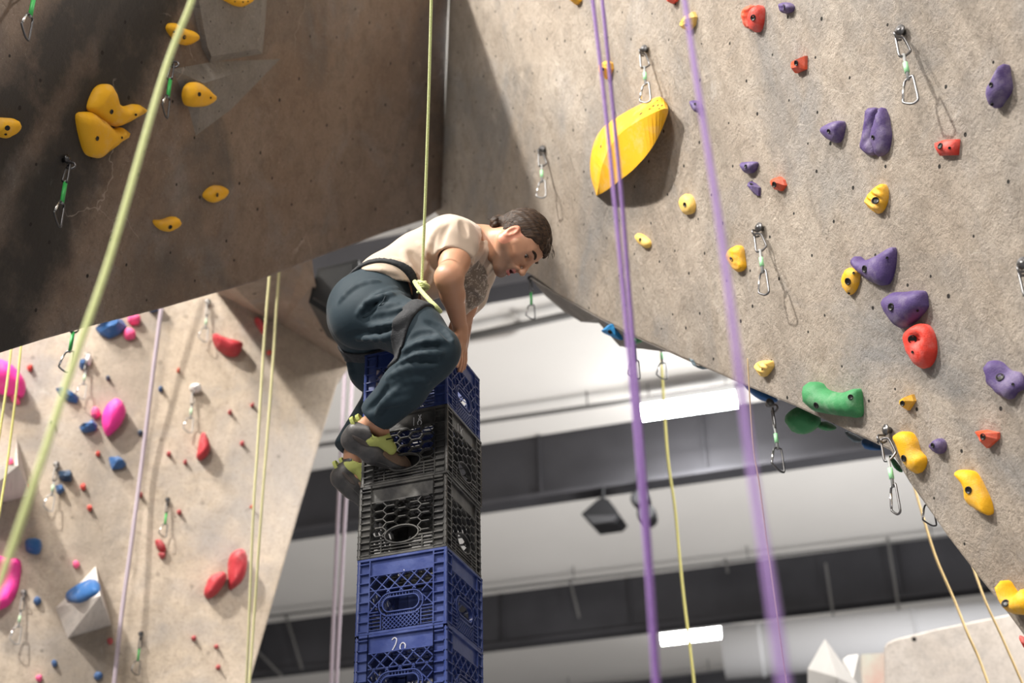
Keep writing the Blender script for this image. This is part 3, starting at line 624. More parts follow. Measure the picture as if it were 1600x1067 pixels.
# ---- back wall
def bh(*a, **k):
    k.setdefault('br', .012); return hold(Bb, *a, **k)
bh('C', 'B', .10, [(470, 160), (530, 130), (600, 122), (622, 155), (580, 190), (535, 207), (490, 185)], (), 'large bright blue slab hold tucked under the dark wall edge', 'facet')
bh('C', 'K', .07, [(630, 105), (665, 95), (690, 115), (680, 140), (650, 143), (628, 130)], (), 'pink knob right of the blue slab hold, upper of two')
bh('C', 'K', .07, [(610, 175), (635, 165), (665, 185), (660, 210), (625, 217), (607, 200)], (), 'pink knob right of the blue slab hold, lower of two')
bh('C', 'M', .20, [(-60, 340), (5, 328), (60, 350), (110, 400), (127, 450), (110, 488), (70, 485), (0, 470), (-60, 450)], (), 'huge pink half-dome hold at the left frame edge behind two thin ropes')
bh('C', 'K', .06, [(50, 490), (75, 480), (95, 510), (97, 535), (75, 530), (55, 515)], (), 'small pink hold under the pink half dome')
bh('C', 'B', .07, [(390, 320), (425, 318), (422, 352), (400, 362), (387, 345)], (), 'blue knob right of the near green rope beside a white chalk ball', 'facet')
bh('C', 'W', .08, [(425, 302), (443, 302), (450, 320), (440, 340), (425, 338), (419, 320)], (), 'small white ball hold between green rope and hanging quickdraw')
bh('C', 'B', .07, [(275, 458), (300, 455), (385, 500), (378, 528), (340, 520), (300, 495)], (), 'blue winged hold crossed by the near green rope', 'facet')
bh('C', 'K', .06, [(450, 560), (470, 552), (490, 568), (488, 595), (468, 605), (448, 590)], (), 'small pink knob left of the magenta drop')
bh('C', 'B', .08, [(390, 645), (430, 635), (455, 612), (478, 640), (470, 660), (420, 672), (400, 665)], (), 'blue wedge hold left below the magenta drop', 'facet')
bh('C', 'M', .14, [(560, 515), (600, 530), (618, 570), (600, 620), (565, 660), (530, 685), (510, 660), (500, 600), (520, 545)], (), 'large magenta teardrop hold in the middle of the pale wall')
bh('C', 'B', .08, [(535, 795), (575, 795), (620, 830), (600, 848), (550, 853), (540, 825)], (), 'blue wedge hold below the magenta teardrop', 'facet')
bh('C', 'D', .08, [(285, 865), (345, 858), (357, 880), (350, 912), (310, 910), (288, 890)], (), 'dark blue block hold beside a quickdraw, upper of two', 'facet')
bh('C', 'B', .07, [(272, 935), (305, 930), (318, 955), (295, 975), (278, 965)], (), 'small blue hold beside the quickdraw, under the dark blue block', 'facet')
bh('D', 'B', .10, [(140, 290), (170, 280), (220, 290), (227, 330), (205, 362), (150, 350), (137, 320)], (), 'rounded blue block hold above the pink ring, right of the green rope')
bh('D', 'M', .20, [(-60, 385), (60, 375), (110, 390), (115, 440), (100, 540), (60, 620), (10, 655), (-60, 660)], (), 'huge pink bowl hold at the lower left frame edge behind the green rope', dish=[(-5, 470, .16, .17)])
bh('D', 'C', .06, [(845, 290), (880, 295), (902, 330), (895, 355), (865, 345), (848, 320)], (), 'crimson oval hold under a dark quickdraw, upper of a touching pair')
bh('D', 'C', .04, [(860, 362), (895, 360), (897, 380), (875, 390)], (), 'small crimson nub touching the crimson oval above it')
bh('E', 'B', .08, [(105, 135), (165, 120), (178, 126), (160, 140), (128, 150)], (), 'sliver of a blue hold at the dark wall edge next to the pale purple rope')
bh('E', 'C', .13, [(443, 272), (500, 295), (590, 320), (597, 340), (575, 375), (530, 378), (480, 350), (455, 320)], (), 'large crimson half-moon hold high on the pale wall')
bh('E', 'C', .08, [(660, 188), (700, 205), (718, 240), (712, 268), (690, 250)], (), 'crimson blade hold at the shadow line left of two yellow ropes')
bh('E', 'C', .11, [(380, 795), (405, 800), (428, 850), (420, 895), (385, 922), (360, 910), (365, 870)], (), 'crimson teardrop hold in the middle of the pale wall')
bh('E', 'W', .08, [(322, 545), (345, 535), (375, 540), (380, 565), (340, 572)], (), 'white chalky hold above a pale quickdraw', 'lump')
bh('F', 'C', .14, [(600, 400), (640, 385), (672, 420), (668, 500), (640, 555), (590, 585), (580, 540), (580, 440)], (), 'large crimson hold with chalked top near the yellow ropes')
bh('F', 'C', .12, [(465, 560), (490, 520), (545, 500), (570, 520), (555, 565), (520, 610), (480, 632), (455, 610)], (), 'crimson egg hold lower left of the chalk-topped one')
dots = [('C', 148, 358, 15, 'R', 'red dot hold near the pink half dome'), ('C', 530, 408, 12, 'D', 'tiny dark blue hold above the magenta teardrop'), ('C', 790, 462, 12, 'D', 'tiny dark blue hold right of the pale purple rope, upper'),
 ('C', 688, 677, 13, 'D', 'tiny dark blue hold touching the pale purple rope'), ('C', 482, 780, 13, 'R', 'red dot hold left below the magenta teardrop'), ('C', 408, 942, 16, 'R', 'red dot hold right of the quickdraw and small blue hold'),
 ('C', 440, 1045, 14, 'R', 'red dot hold, below the red dot by the quickdraw'), ('C', 828, 780, 11, 'C', 'crimson dot left of the crimson teardrop'), ('C', 690, 982, 10, 'C', 'crimson dot on the pale purple rope'),
 ('C', 52, 815, 16, 'K', 'small pink hold just above the shaded volume at the left edge'), ('C', 137, 940, 9, 'K', 'tiny pink hold on the tip of the left edge volume'), ('C', 255, 628, 8, 'D', 'tiny dark hold touching the near green rope'),
 ('D', 412, 420, 20, 'K', 'pink-red knob above the white volume'), ('D', 203, 618, 22, 'B', 'blue dot hold left of the white volume'), ('D', 295, 957, 20, 'B', 'blue dot hold under the white volume'), ('D', 213, 1040, 21, 'K', 'pink-red dot at the bottom edge'),
 ('D', 533, 1025, 25, 'B', 'blue dot hold at the bottom edge left of the pale purple rope'), ('D', 598, 838, 18, 'C', 'small red hold right below the white volume'), ('D', 488, 115, 14, 'R', 'red dot hold above the pink-red knob and white volume'),
 ('D', 765, 43, 11, 'C', 'crimson dot right of the pale purple rope at mid height'),
 ('E', 735, 368, 13, 'R', 'red dot hold between the two yellow ropes'), ('E', 850, 22, 16, 'C', 'crimson dot in the shadowed part of the pale wall near the black box'), ('E', 262, 460, 9, 'O', 'faint orange dot below left of the half-moon'),
 ('E', 648, 642, 10, 'C', 'crimson dot left of the yellow ropes, topmost of three small ones'), ('E', 532, 678, 11, 'C', 'crimson dot right of the white chalky hold'), ('E', 595, 842, 12, 'C', 'crimson dot right of the crimson teardrop'),
 ('E', 213, 895, 12, 'C', 'crimson dot lower left of the crimson teardrop'), ('E', 298, 938, 11, 'C', 'crimson dot just under the crimson teardrop'), ('E', 172, 557, 13, 'B', 'small blue hold left of the white chalky hold'),
 ('F', 327, 195, 13, 'C', 'dark crimson dot right of the thin dark quickdraw'), ('F', 695, 168, 8, 'O', 'faint orange dot on the left yellow rope'), ('F', 402, 837, 13, 'C', 'dark crimson dot, leftmost of three near the bottom'),
 ('F', 517, 880, 12, 'C', 'dark crimson dot, middle of three near the bottom'), ('F', 525, 985, 12, 'C', 'dark crimson dot, lowest of three near the bottom')]
for k, x, y, r, col, lb in dots:
    rg = random.Random(int(x*3+y)); q = [(x+r*math.cos(a)*rg.uniform(.8, 1.1), y+r*math.sin(a)*rg.uniform(.8, 1.1)) for a in [i*math.pi/3.5 for i in range(7)]]
    bh(k, col, .045, q, (), lb, 'facet' if rg.random() < .5 else 'dome')
# white volumes on the back wall
M_V2 = concrete('white chalked plywood', (.62, .57, .52), (.68, .63, .58), (.55, .51, .48), .3, 0, 3., .3, .2)
V = [cp('D', *p) for p in ((520, 433), (303, 658), (368, 822), (606, 752))]
vol(PB, V, cp('D', 545, 592), .60, M_V2, 'white pyramid volume with a blue hold on top, lower left')
pw = [on(PB, *cp('D', 430, 570), .26)]
nb = np.array([-.25, -.55, .8]); nb /= np.linalg.norm(nb); tb = np.array([0, 0, 1.])-nb[2]*nb; tb /= np.linalg.norm(tb)
PV = (on(PB, *cp('D', 450, 560), .24), nb, np.cross(tb, nb), tb)
c0, c1, c2 = on(PB, *V[0]), on(PB, *V[1]), on(PB, *cp('D', 545, 592), .60); nb = np.cross(c1-c0, c2-c0); nb /= np.linalg.norm(nb)
if nb@(CAM-c0) < 0: nb = -nb
tb = np.array([0, 0, 1.])-nb[2]*nb; tb /= np.linalg.norm(tb); PV = (c0, nb, np.cross(tb, nb), tb)
hold(PV, 'D', 'B', .05, [(355, 608), (390, 570), (450, 530), (510, 505), (530, 520), (525, 560), (480, 592), (410, 620)], (), 'long blue hold lying on the white pyramid volume')
vol(PB, [(26, 684), (22, 728), (-80, 729), (-60, 800), (48, 774)], cp('C', 88, 838), .75, M_V2, 'shaded volume at the left frame edge with a white side')

# ================================================================== QUICKDRAWS
M_STEEL = mat('polished steel', (.20, .20, .205), .42, 1.0)
M_DST = mat('darkened steel', (.10, .10, .105), .35, 1.0)
M_TAPE = mat('mint green tape', (.35, .75, .40), .5)
M_TAPE2 = mat('green tape', (.03, .34, .07), .5)
M_CABLE = mat('grey cable sleeve', (.30, .31, .31), .5)
def biner(z0, L, wd, r, flip=1):
    p = [(-.22*wd, 0), (.12*wd, 0), (.35*wd, -.10*L), (.62*wd, -.60*L), (.60*wd, -.74*L), (.1*wd, -.97*L), (-.22*wd, -L), (-.34*wd, -.92*L), (-.34*wd, -.5*L), (-.32*wd, -.08*L)]
    return [np.array([x*flip, 0, z0+z]) for x, z in catmull(p, 4)]
def make_draw(tape, steel, zt=(-.135, -.175)):
    t = empty('quickdraw', (0, 0, 0))
    mb = MB()   # hanger plate and bolt head (y- is away from the wall)
    mb.tube([(0, .03, .012), (0, -.0, .012)], .011, 6)
    mb.tube([(0, .012, .012), (0, .006, .012)], .02, 14)
    mb.tube(catmull([(-.004, .005, -.008), (0, -.022, -.012), (.004, -.028, -.028), (0, -.012, -.040), (-.002, .006, -.03)], 4, False), .0042, 8)
    mb.build('hanger', steel, t, True)
    MB().tube([np.array([q[0]*.5, q[0]*.86, q[2]]) for q in biner(-.022, .085, .042, .005)], .0044, 8, True).build('top_carabiner', steel, t, True)
    MB().tube([(0, 0, -.098), (0.001, 0, -.14), (0, 0, -.205)], [.0065, .0045, .0065], 8).build('cable', M_CABLE, t, True)
    MB().tube([(0, 0, zt[0]), (0, 0, zt[1])], .0085, 10).build('tape_sleeve', tape, t, True)
    b = MB().tube([q*np.array([-1, 1, 1]) for q in biner(-.20, .105, .058, .005)], .0042, 8, True).build('bottom_carabiner', steel, t, True)
    MB().tube([(-.024, 0, -.218), (-.036, 0, -.262)], .0052, 8).build('gate', mat('bright wire gate', (.85, .85, .85), .25, 1.), b, True)
    return t
protoA = make_draw(M_TAPE, M_STEEL); protoC = make_draw(mat('pale mint tape', (.36, .50, .34), .6), mat('dull steel', (.26, .25, .24), .5, .8))
protoB = make_draw(M_TAPE2, M_DST, (-.105, -.200))
usedA = [False, False, False]
def draw(pl, px, py, lab, kind=0, rz=0., s=1.0, off=.03, pos=None, tilt=0.):
    P = on(pl, px, py, off) if pos is None else pos
    a = math.atan2(pl[1][1], pl[1][0])+math.pi/2 if pos is None else 0
    pr_ = (protoA, protoB, protoC)[kind]
    if not usedA[kind]: o = pr_; usedA[kind] = True; o.location = P; o.rotation_euler = (0, tilt, a+rz)
    else: o = copy_tree(pr_, P, (0, tilt, a+rz))
    o.scale = (s, s, s); tag(o, lab, 'quickdraw', 'quickdraws hanging on the walls'); return o
draw(PR, 1404, 50, 'long steel quickdraw with mint tape at the top right, casting a long shadow', rz=.3)
draw(PR, 1183, 358, 'steel quickdraw left of the yellow shell and winged purple holds', rz=.2)
draw(PR, 1381, 676, 'steel quickdraw hanging over the rim left of the yellow comma hold', rz=-.1)
draw(PR, 1004, 78, 'steel quickdraw ending behind the tip of the big yellow volume', rz=.5)
draw(PR, 845, 234, 'steel quickdraw above the climber\'s head', rz=.6, s=1.03)
draw(PR, 1596, 415, 'steel quickdraw cut by the right frame edge', rz=.3)
draw(PR, 682, 50, 'small dark quickdraw in the corner between the two walls', kind=1, rz=.6, s=.8)
draw(PR, 1206, 632, 'quickdraw hanging free under the rim left of the round green hold', pos=rimp(1206, 632, .25), rz=.5)
draw(PR, 829, 440, 'dark quickdraw hanging free right of the climber\'s chin', kind=1, pos=rimp(829, 436, .1), s=.85)
draw(PR, 992, 500, 'dark quickdraw hanging under the grey bulge behind the purple ropes', kind=1, pos=rimp(988, 512, .35), s=.95)
draw(PR, 1031, 530, 'pale quickdraw hanging under the grey bulge, right of the dark one', kind=0, pos=rimp(1031, 520, .9), s=.9)
draw(PR, 1436, 760, 'quickdraw mostly hidden behind the wall leg beside the tan rope', kind=0, pos=rimp(1455, 812, .5)+np.array([0, 0, .22]), s=.8)
draw(PL, 108, 252, 'quickdraw with green tape on the dark wall under the big yellow pair', kind=1, tilt=.0)
draw(PL, 270, 95, 'quickdraw with green tape right of the near rope by the triangular volume', kind=1)
draw(PL, 60, -38, 'quickdraw with green tape at the top left corner', kind=1)
draw(PL, 119, 482, 'dark quickdraw hanging below the edge of the dark wall beside the rope', kind=1, pos=on(PL, 119, 488, -.30))
draw(PB, 137, 557, 'quickdraw under the white ball hold on the pale wall', kind=2)
draw(PB, 88, 727, 'quickdraw left of the two dark blue block holds', kind=2)
draw(PB, 325, 472, 'pale quickdraw above the crimson half-moon hold', kind=2)
draw(PB, 302, 610, 'pale quickdraw below the white chalky hold', kind=2, s=1.0)
draw(PB, 37, 928, 'quickdraw between the pink bowl and the blue dot hold', kind=2)
draw(PB, 262, 782, 'thin dark quickdraw above the crimson oval pair', kind=1, s=.8)
draw(PB, 220, 992, 'thin dark quickdraw near the bottom right of the pale purple rope', kind=1, s=.8)

# ================================================================== ROPES
def ropemat(name, a, b):
    m = bpy.data.materials.new(name); m.use_nodes = True; nt = m.node_tree; L = nt.links.new; bs = nt.nodes['Principled BSDF']; bs.inputs['Roughness'].default_value = .75; bs.inputs['Sheen Weight'].default_value = .3
    tc = nt.nodes.new('ShaderNodeTexCoord'); v = N(nt, 'ShaderNodeTexVoronoi', Scale=260.); L(tc.outputs['Object'], v.inputs['Vector'])
    r = N(nt, 'ShaderNodeValToRGB'); e = r.color_ramp.elements; e[0].position = .2; e[1].position = .75; e[0].color = (*b, 1); e[1].color = (*a, 1); L(v.outputs['Distance'], r.inputs[0]); L(r.outputs[0], bs.inputs['Base Color'])
    bp = N(nt, 'ShaderNodeBump', Strength=.6, Distance=.002); L(v.outputs['Distance'], bp.inputs['Height']); L(bp.outputs[0], bs.inputs['Normal']); return m
RM = {'g': ropemat('pale green rope', (.50, .56, .20), (.66, .72, .34)), 'p': ropemat('purple rope', (.145, .055, .26), (.215, .10, .35)), 'lp': ropemat('faded purple rope', (.30, .25, .29), (.37, .31, .36)),
      'ly': ropemat('faded yellow rope', (.50, .47, .24), (.58, .55, .3)), 'y': ropemat('yellow rope', (.50, .46, .12), (.58, .54, .2)), 't': ropemat('tan rope', (.66, .46, .18), (.74, .55, .26)), 'b': ropemat('thin tan cord', (.28, .19, .09), (.36, .26, .13))}
def rope(pts, col, r, lab, group=None):
    P = catmull([U(*p) for p in pts], 8, False)
    if pts[0][1] < 0:      # the rope goes on up towards its anchor, out of the frame
        d = P[0]-P[6]; d /= np.linalg.norm(d); P = [P[0]+d*(1.6 if pts[0][2] < 4.5 else 3.0)]+P
    if pts[-1][1] > 1067: d = P[-1]-P[-7]; d /= np.linalg.norm(d); P = P+[P[-1]+d*min(1.2, max(.2, (P[-1][2]-.2)/max(.3, abs(d[2]))))]
    o = MB().tube(P, r, 12).build('climbing_rope', RM[col], None, True); return tag(o, lab, 'rope', group)
rope([(312, -60, 3.0), (300, 0, 2.95), (255, 118, 2.85), (175, 392, 2.6), (118, 558, 2.45), (60, 735, 2.3), (2, 905, 2.2), (-60, 1080, 2.1)], 'g', .0062, 'thick blurred pale green rope slanting across the left side, nearest rope')
rope([(1060, -60, 2.9), (1070, 0, 2.8), (1088, 120, 2.55), (1123, 340, 2.2), (1150, 540, 1.9), (1176, 740, 1.7), (1204, 920, 1.5), (1226, 1075, 1.38), (1240, 1180, 1.3)], 'p', .0053, 'thick blurred purple rope, rightmost of the three purple ropes')
rope([(918, -60, 3.6), (926, 0, 3.5), (945, 160, 3.3), (962, 330, 3.1), (980, 520, 2.9), (996, 700, 2.7), (1011, 880, 2.55), (1024, 1075, 2.4), (1030, 1180, 2.3)], 'p', .0050, 'left rope of the close purple pair crossing the yellow volume', 'pair of purple ropes')
rope([(934, -60, 3.7), (941, 0, 3.6), (957, 160, 3.4), (973, 330, 3.2), (988, 520, 3.0), (1003, 700, 2.8), (1016, 880, 2.65), (1028, 1075, 2.5), (1034, 1180, 2.4)], 'p', .0050, 'right rope of the close purple pair crossing the yellow volume', 'pair of purple ropes')
rope([(1032, 540, 9.5), (1038, 640, 9.3), (1044, 720, 9.1), (1054, 790, 9.0), (1060, 850, 8.9), (1068, 930, 8.7), (1078, 1010, 8.5), (1086, 1080, 8.4)], 'y', .009, 'thin wavy yellow rope hanging in front of the girders and strip lights')
rope([(1168, 560, 5.5), (1176, 690, 5.3), (1187, 760, 5.2), (1200, 860, 5.1), (1214, 960, 5.0), (1230, 1075, 4.9)], 'b', .0028, 'thin tan cord beside the thick purple rope')
rope([(1424, 745, 7.4), (1440, 800, 7.2), (1462, 870, 7.0), (1490, 935, 6.8), (1512, 990, 6.6), (1530, 1030, 6.5), (1552, 1090, 6.3)], 't', .0065, 'tan rope in front of the cream wall, left one', 'tan ropes at the lower right')
rope([(1520, 885, 7.2), (1540, 940, 7.0), (1563, 990, 6.9), (1583, 1035, 6.8), (1605, 1085, 6.7)], 't', .006, 'tan rope in front of the cream wall, right one', 'tan ropes at the lower right')
rope([(262, 380, 9.25), (252, 480, 9.15), (238, 590, 9.02), (222, 720, 8.86), (205, 850, 8.62), (190, 960, 8.42), (177, 1080, 8.2)], 'lp', .013, 'pale purple rope on the pale wall, left of the half-moon hold')
rope([(424, 400, 8.3), (417, 480, 8.3), (411, 560, 8.3), (403, 690, 8.2), (396, 800, 8.1), (388, 1000, 8.0), (384, 1090, 8.0)], 'ly', .008, 'left of two parallel yellow ropes on the pale wall', 'parallel yellow ropes on the pale wall')
rope([(438, 400, 8.4), (432, 480, 8.4), (427, 560, 8.4), (417, 690, 8.3), (407, 820, 8.2), (396, 980, 8.1), (388, 1090, 8.0)], 'ly', .008, 'right of two parallel yellow ropes on the pale wall', 'parallel yellow ropes on the pale wall')
rope([(24, 480, 7.0), (17, 550, 6.9), (8, 620, 6.8), (-4, 700, 6.7)], 'y', .006, 'thin yellow rope in front of the pink half dome, left one')
rope([(38, 480, 7.0), (32, 550, 6.9), (22, 640, 6.8), (12, 720, 6.7), (1, 790, 6.6), (-10, 850, 6.5)], 'y', .006, 'thin yellow rope in front of the pink half dome, right one')
rope([(540, 560, 10.5), (535, 660, 10.3), (530, 770, 10.1), (524, 900, 9.9), (517, 1080, 9.7)], 'lp', .014, 'left faded purple rope just left of the crate tower', 'faded purple pair behind the tower')
rope([(552, 560, 10.5), (547, 660, 10.3), (541, 770, 10.1), (534, 900, 9.9), (525, 1080, 9.7)], 'lp', .014, 'right faded purple rope just left of the crate tower', 'faded purple pair behind the tower')
# ================================================================== CRATES
S_ = .33; PIT = .27; CH = .2685; PHI = math.radians(19.4)
LD = np.array([-math.cos(PHI), math.sin(PHI), 0]); RD = np.array([math.sin(PHI), math.cos(PHI), 0])
NEAR = np.array([-.235, 4.44, 0])
M_BLUE = mat('worn blue crate plastic', (.018, .036, .165), .33, bump=.25, bscale=40, vcol=(.055, .082, .24), vscale=11)
M_CBLK = mat('worn black crate plastic', (.026, .026, .027), .34, bump=.3, bscale=40, vcol=(.11, .108, .10), vscale=12)
M_MARK = mat('white crate marker', (.75, .75, .78), .7)
def make_crate(kind):
    """local: x along left face (away from the near corner), y along right face, z up; origin at the near corner's foot"""
    mt = M_BLUE if kind == 'blue' else M_CBLK
    t = empty('milk_crate', (0, 0, 0)); e3 = np.eye(3)
    def P(face, u, z, d=0.):   # u across the face 0..1, d depth inward
        u = u*S_
        if face == 0: return np.array([u, d, z])
        if face == 1: return np.array([d, u, z])
        if face == 2: return np.array([u, S_-d, z])
        return np.array([S_-d, u, z])
    nf = [np.array([0, -1, 0.]), np.array([-1, 0, 0.]), np.array([0, 1, 0.]), np.array([1, 0, 0.])]
    ux = [e3[0], e3[1], e3[0], e3[1]]; H = CH
    # corner posts
    for cx in (0, 1):
        for cy in (0, 1):
            mb = MB(); sx, sy = (1, -1)[cx], (1, -1)[cy]; X, Y = cx*S_, cy*S_; a = .048
            mb.box((X+sx*a*.55, Y+sy*.011, H*.5), (a*.45, 0, 0), (0, .002, 0), (0, 0, H*.5-.008))
            mb.box((X+sx*.011, Y+sy*a*.55, H*.5), (.002, 0, 0), (0, a*.45, 0), (0, 0, H*.5-.008))
            mb.box((X+sx*a, Y+sy*.007, H*.5), (.002, 0, 0), (0, .007, 0), (0, 0, H*.5-.006))
            mb.box((X+sx*.007, Y+sy*a, H*.5), (.007, 0, 0), (0, .002, 0), (0, 0, H*.5-.006))
            mb.tube([(X+sx*.006, Y+sy*.006, .006), (X+sx*.006, Y+sy*.006, H-.004)], .007, 8)
            nr = 10 if kind == 'black' else 7
            for k in range(nr+1):
                z = .012+(H-.03)*k/nr
                mb.box((X+sx*a*.5, Y+sy*.0065, z), (a*.5, 0, 0), (0, .0065, 0), (0, 0, .0018))
                mb.box((X+sx*.0065, Y+sy*a*.5, z), (.0065, 0, 0), (0, a*.5, 0), (0, 0, .0018))
            mb.build('corner_post', mt, t)
    # rim
    mb = MB()
    for f in range(4):
        mb.bar(P(f, 0, H-.004, .007), P(f, 1, H-.004, .007), .008, .014, nf[f])
    mb.build('rim', mt, t); mb = MB()
    for f in range(4): mb.bar(P(f, .0, .005, .008), P(f, 1, .005, .008), .008, .012, nf[f])
    mb.build('foot_rim', mt, t)
    u0, u1 = .145, .855
    for f in range(4):
        mb = MB(); dp = .012
        zt = H*.76; zb = .066 if kind == 'blue' else .060
        mb.box(P(f, .5, (H+zt)/2-.003, .010), ux[f]*S_*(u1-u0)/2, nf[f]*.002, e3[2]*((H-zt)/2-.002))
        hw, hh, hz = (.20, .026, H*.355) if kind == 'blue' else (.19, .032, H*.27)
        def inh(u, z, m=0.):
            if kind == 'blue':
                a = max(0, abs(u-.5)*S_-(hw*S_-hh)); return math.hypot(a, z-hz) < hh+m
            return math.hypot((u-.5)*S_/(hw*S_+m), (z-hz)/(hh+m)) < 1
        def line(ua, za, ub, zb_, w1=.0032, w2=dp, clipz=(0, 9), m=.008):
            n = 40; run = None
            for i in range(n+1):
                q = i/n; u = ua+(ub-ua)*q; z = za+(zb_-za)*q
                ok = u0-.001 <= u <= u1+.001 and clipz[0] <= z <= clipz[1] and not inh(u, z, m)
                if ok and run is None: run = (u, z)
                if (not ok or i == n) and run is not None:
                    if math.hypot((u-run[0])*S_, z-run[1]) > .004: mb.bar(P(f, run[0], run[1], .007), P(f, u, z, .007), w1, w2, nf[f])
                    run = None
        line(u0, zt, u1, zt, .004, .014); line(u0, .012, u0, H, .004, .014, m=0); line(u1, .012, u1, H, .004, .014, m=0)
        if kind == 'blue':
            z0 = .075; W = (u1-u0)*S_; hgt = zt-z0; k = 5
            for i in range(-6, k+8):
                uu = u0+(u1-u0)*i/k; du = hgt*1.0/S_
                line(uu, z0, uu+du, zt, clipz=(z0, zt), m=.018); line(uu, z0, uu-du, zt, clipz=(z0, zt), m=.018)
            line(u0, z0, u1, z0, m=.018); line(u0, (zt+z0)/2+.012, u1, (zt+z0)/2+.012, .0028, m=.018)
            # handle surround, two rings with spokes
            for rr in (hh, hh+.014):
                pts = []
                for i in range(36):
                    a = 2*math.pi*i/36; cxx = (hw*S_-hh)*(1 if math.cos(a) > 0 else -1)
                    pts.append(P(f, .5+(cxx+rr*math.cos(a))/S_, hz+rr*math.sin(a), .006))
                for i in range(36):
                    if pts[i][2] > .05: mb.bar(pts[i], pts[(i+1) % 36], .0035, .013, nf[f])
            for i in range(19):
                a = math.pi*i/18; cxx = (hw*S_-hh)*(1 if math.cos(a) > 0 else -1)
                mb.bar(P(f, .5+(cxx+hh*math.cos(a))/S_, hz+hh*math.sin(a), .007), P(f, .5+(cxx+(hh+.014)*math.cos(a))/S_, hz+(hh+.014)*math.sin(a), .007), .002, .01, nf[f])
            for x in np.linspace(-.7, .7, 6):
                mb.bar(P(f, .5+x*(hw*S_-hh)/S_, hz+hh, .007), P(f, .5+x*(hw*S_-hh)/S_, hz+hh+.014, .007), .002, .01, nf[f])
            for i in range(5):
                z = .014+.0125*i; line(u0, z, .5-hw-.02, z, .0022); line(.5+hw+.02, z, u1, z, .0022)
            for x in (.5-hw-.02, .5+hw+.02): line(x, .012, x, .075, .003, m=0)
            for i in range(-4, 12):
                uu = .5-hw+2*hw*i/9; du = .055/S_
                for s in (1, -1):
                    a, b = (uu, .012), (uu+s*du, .067)
                    aa = max(.5-hw, min(.5+hw, a[0])); bb = max(.5-hw, min(.5+hw, b[0]))
                    if a[0] != b[0] and abs(aa-bb) > 1e-3:
                        za = .012+(aa-a[0])/(b[0]-a[0])*.055; zb2 = .012+(bb-a[0])/(b[0]-a[0])*.055
                        line(aa, za, bb, zb2, .0022)
            mb.box(P(f, .5, .040, .016), ux[f]*S_*hw, nf[f]*.001, e3[2]*.026) if f > 1 else None
        else:
            # hexagon web
            hx = .0505; hy = .031; rows = 6
            cx_, top = .5*S_, zt-.001
            done = set()
            for r_ in range(-1, rows+1):
                for q_ in range(-5, 6):
                    cxx = cx_+q_*hx*.86; cz = top-.018-r_*hy-(hy/2 if q_ % 2 else 0)
                    V6 = [(cxx+hx*.57*a, cz+hy*b) for a, b in ((-1, 0), (-.5, .5), (.5, .5), (1, 0), (.5, -.5), (-.5, -.5))]
                    for i in range(6):
                        a, b = V6[i], V6[(i+1) % 6]; key = tuple(sorted([(round(a[0], 3), round(a[1], 3)), (round(b[0], 3), round(b[1], 3))]))
                        if key in done: continue
                        done.add(key)
                        if cz < zb-.02 or abs(cxx-cx_) > S_*.42: continue
                        line(a[0]/S_, a[1], b[0]/S_, b[1], .0032, clipz=(zb, zt), m=.004)
            line(u0, zb, u1, zb, .003, m=.004)
            for i in range(5): line(u0, .012+.0115*i, u1, .012+.0115*i, .0024, m=.004)
            for x in (.27, .73): line(x, .012, x, zb, .0028, m=0)
            for i in range(28):
                a = 2*math.pi*i/28; b = 2*math.pi*(i+1)/28
                mb.bar(P(f, .5+hw*math.cos(a), hz+hh*math.sin(a), .007), P(f, .5+hw*math.cos(b), hz+hh*math.sin(b), .007), .004, .016, nf[f])
        mb.build('side_wall', mt, t)
    mb = MB()
    for i in range(1, 12):
        x = S_*i/12
        mb.box((x, S_/2, .010), (.0016, 0, 0), (0, S_/2-.014, 0), (0, 0, .003)); mb.box((S_/2, x, .010), (S_/2-.014, 0, 0), (0, .0016, 0), (0, 0, .003))
    mb.tube([(S_/2+.05*math.cos(a), S_/2+.05*math.sin(a), .010) for a in np.linspace(0, 2*math.pi, 24, endpoint=False)], .003, 6, True)
    mb.build('floor_grid', mt, t)
    return t
ROTC = math.atan2(LD[1], LD[0])
# local (x,y) -> world LD, RD is a left-handed pair: mirror y by building with -RD, so bake it in
def place_crate(o, k, label, jx=0., jy=0., jr=0.):
    z = 16*PIT-CH+.006-k*PIT
    M = Matrix(((LD[0], RD[0], 0, NEAR[0]+jx), (LD[1], RD[1], 0, NEAR[1]+jy), (0, 0, 1, z), (0, 0, 0, 1)))
    return M
def unmirror(t):
    # swap x/y in the meshes so that a plain rotation seats them: local x = right face, y = left face
    for ch in t.children:
        if ch.type == 'MESH':
            for v in ch.data.vertices: v.co = (v.co.y, v.co.x, v.co.z)
            ch.data.flip_normals()
cb = make_crate('blue'); ck = make_crate('black'); unmirror(cb); unmirror(ck)
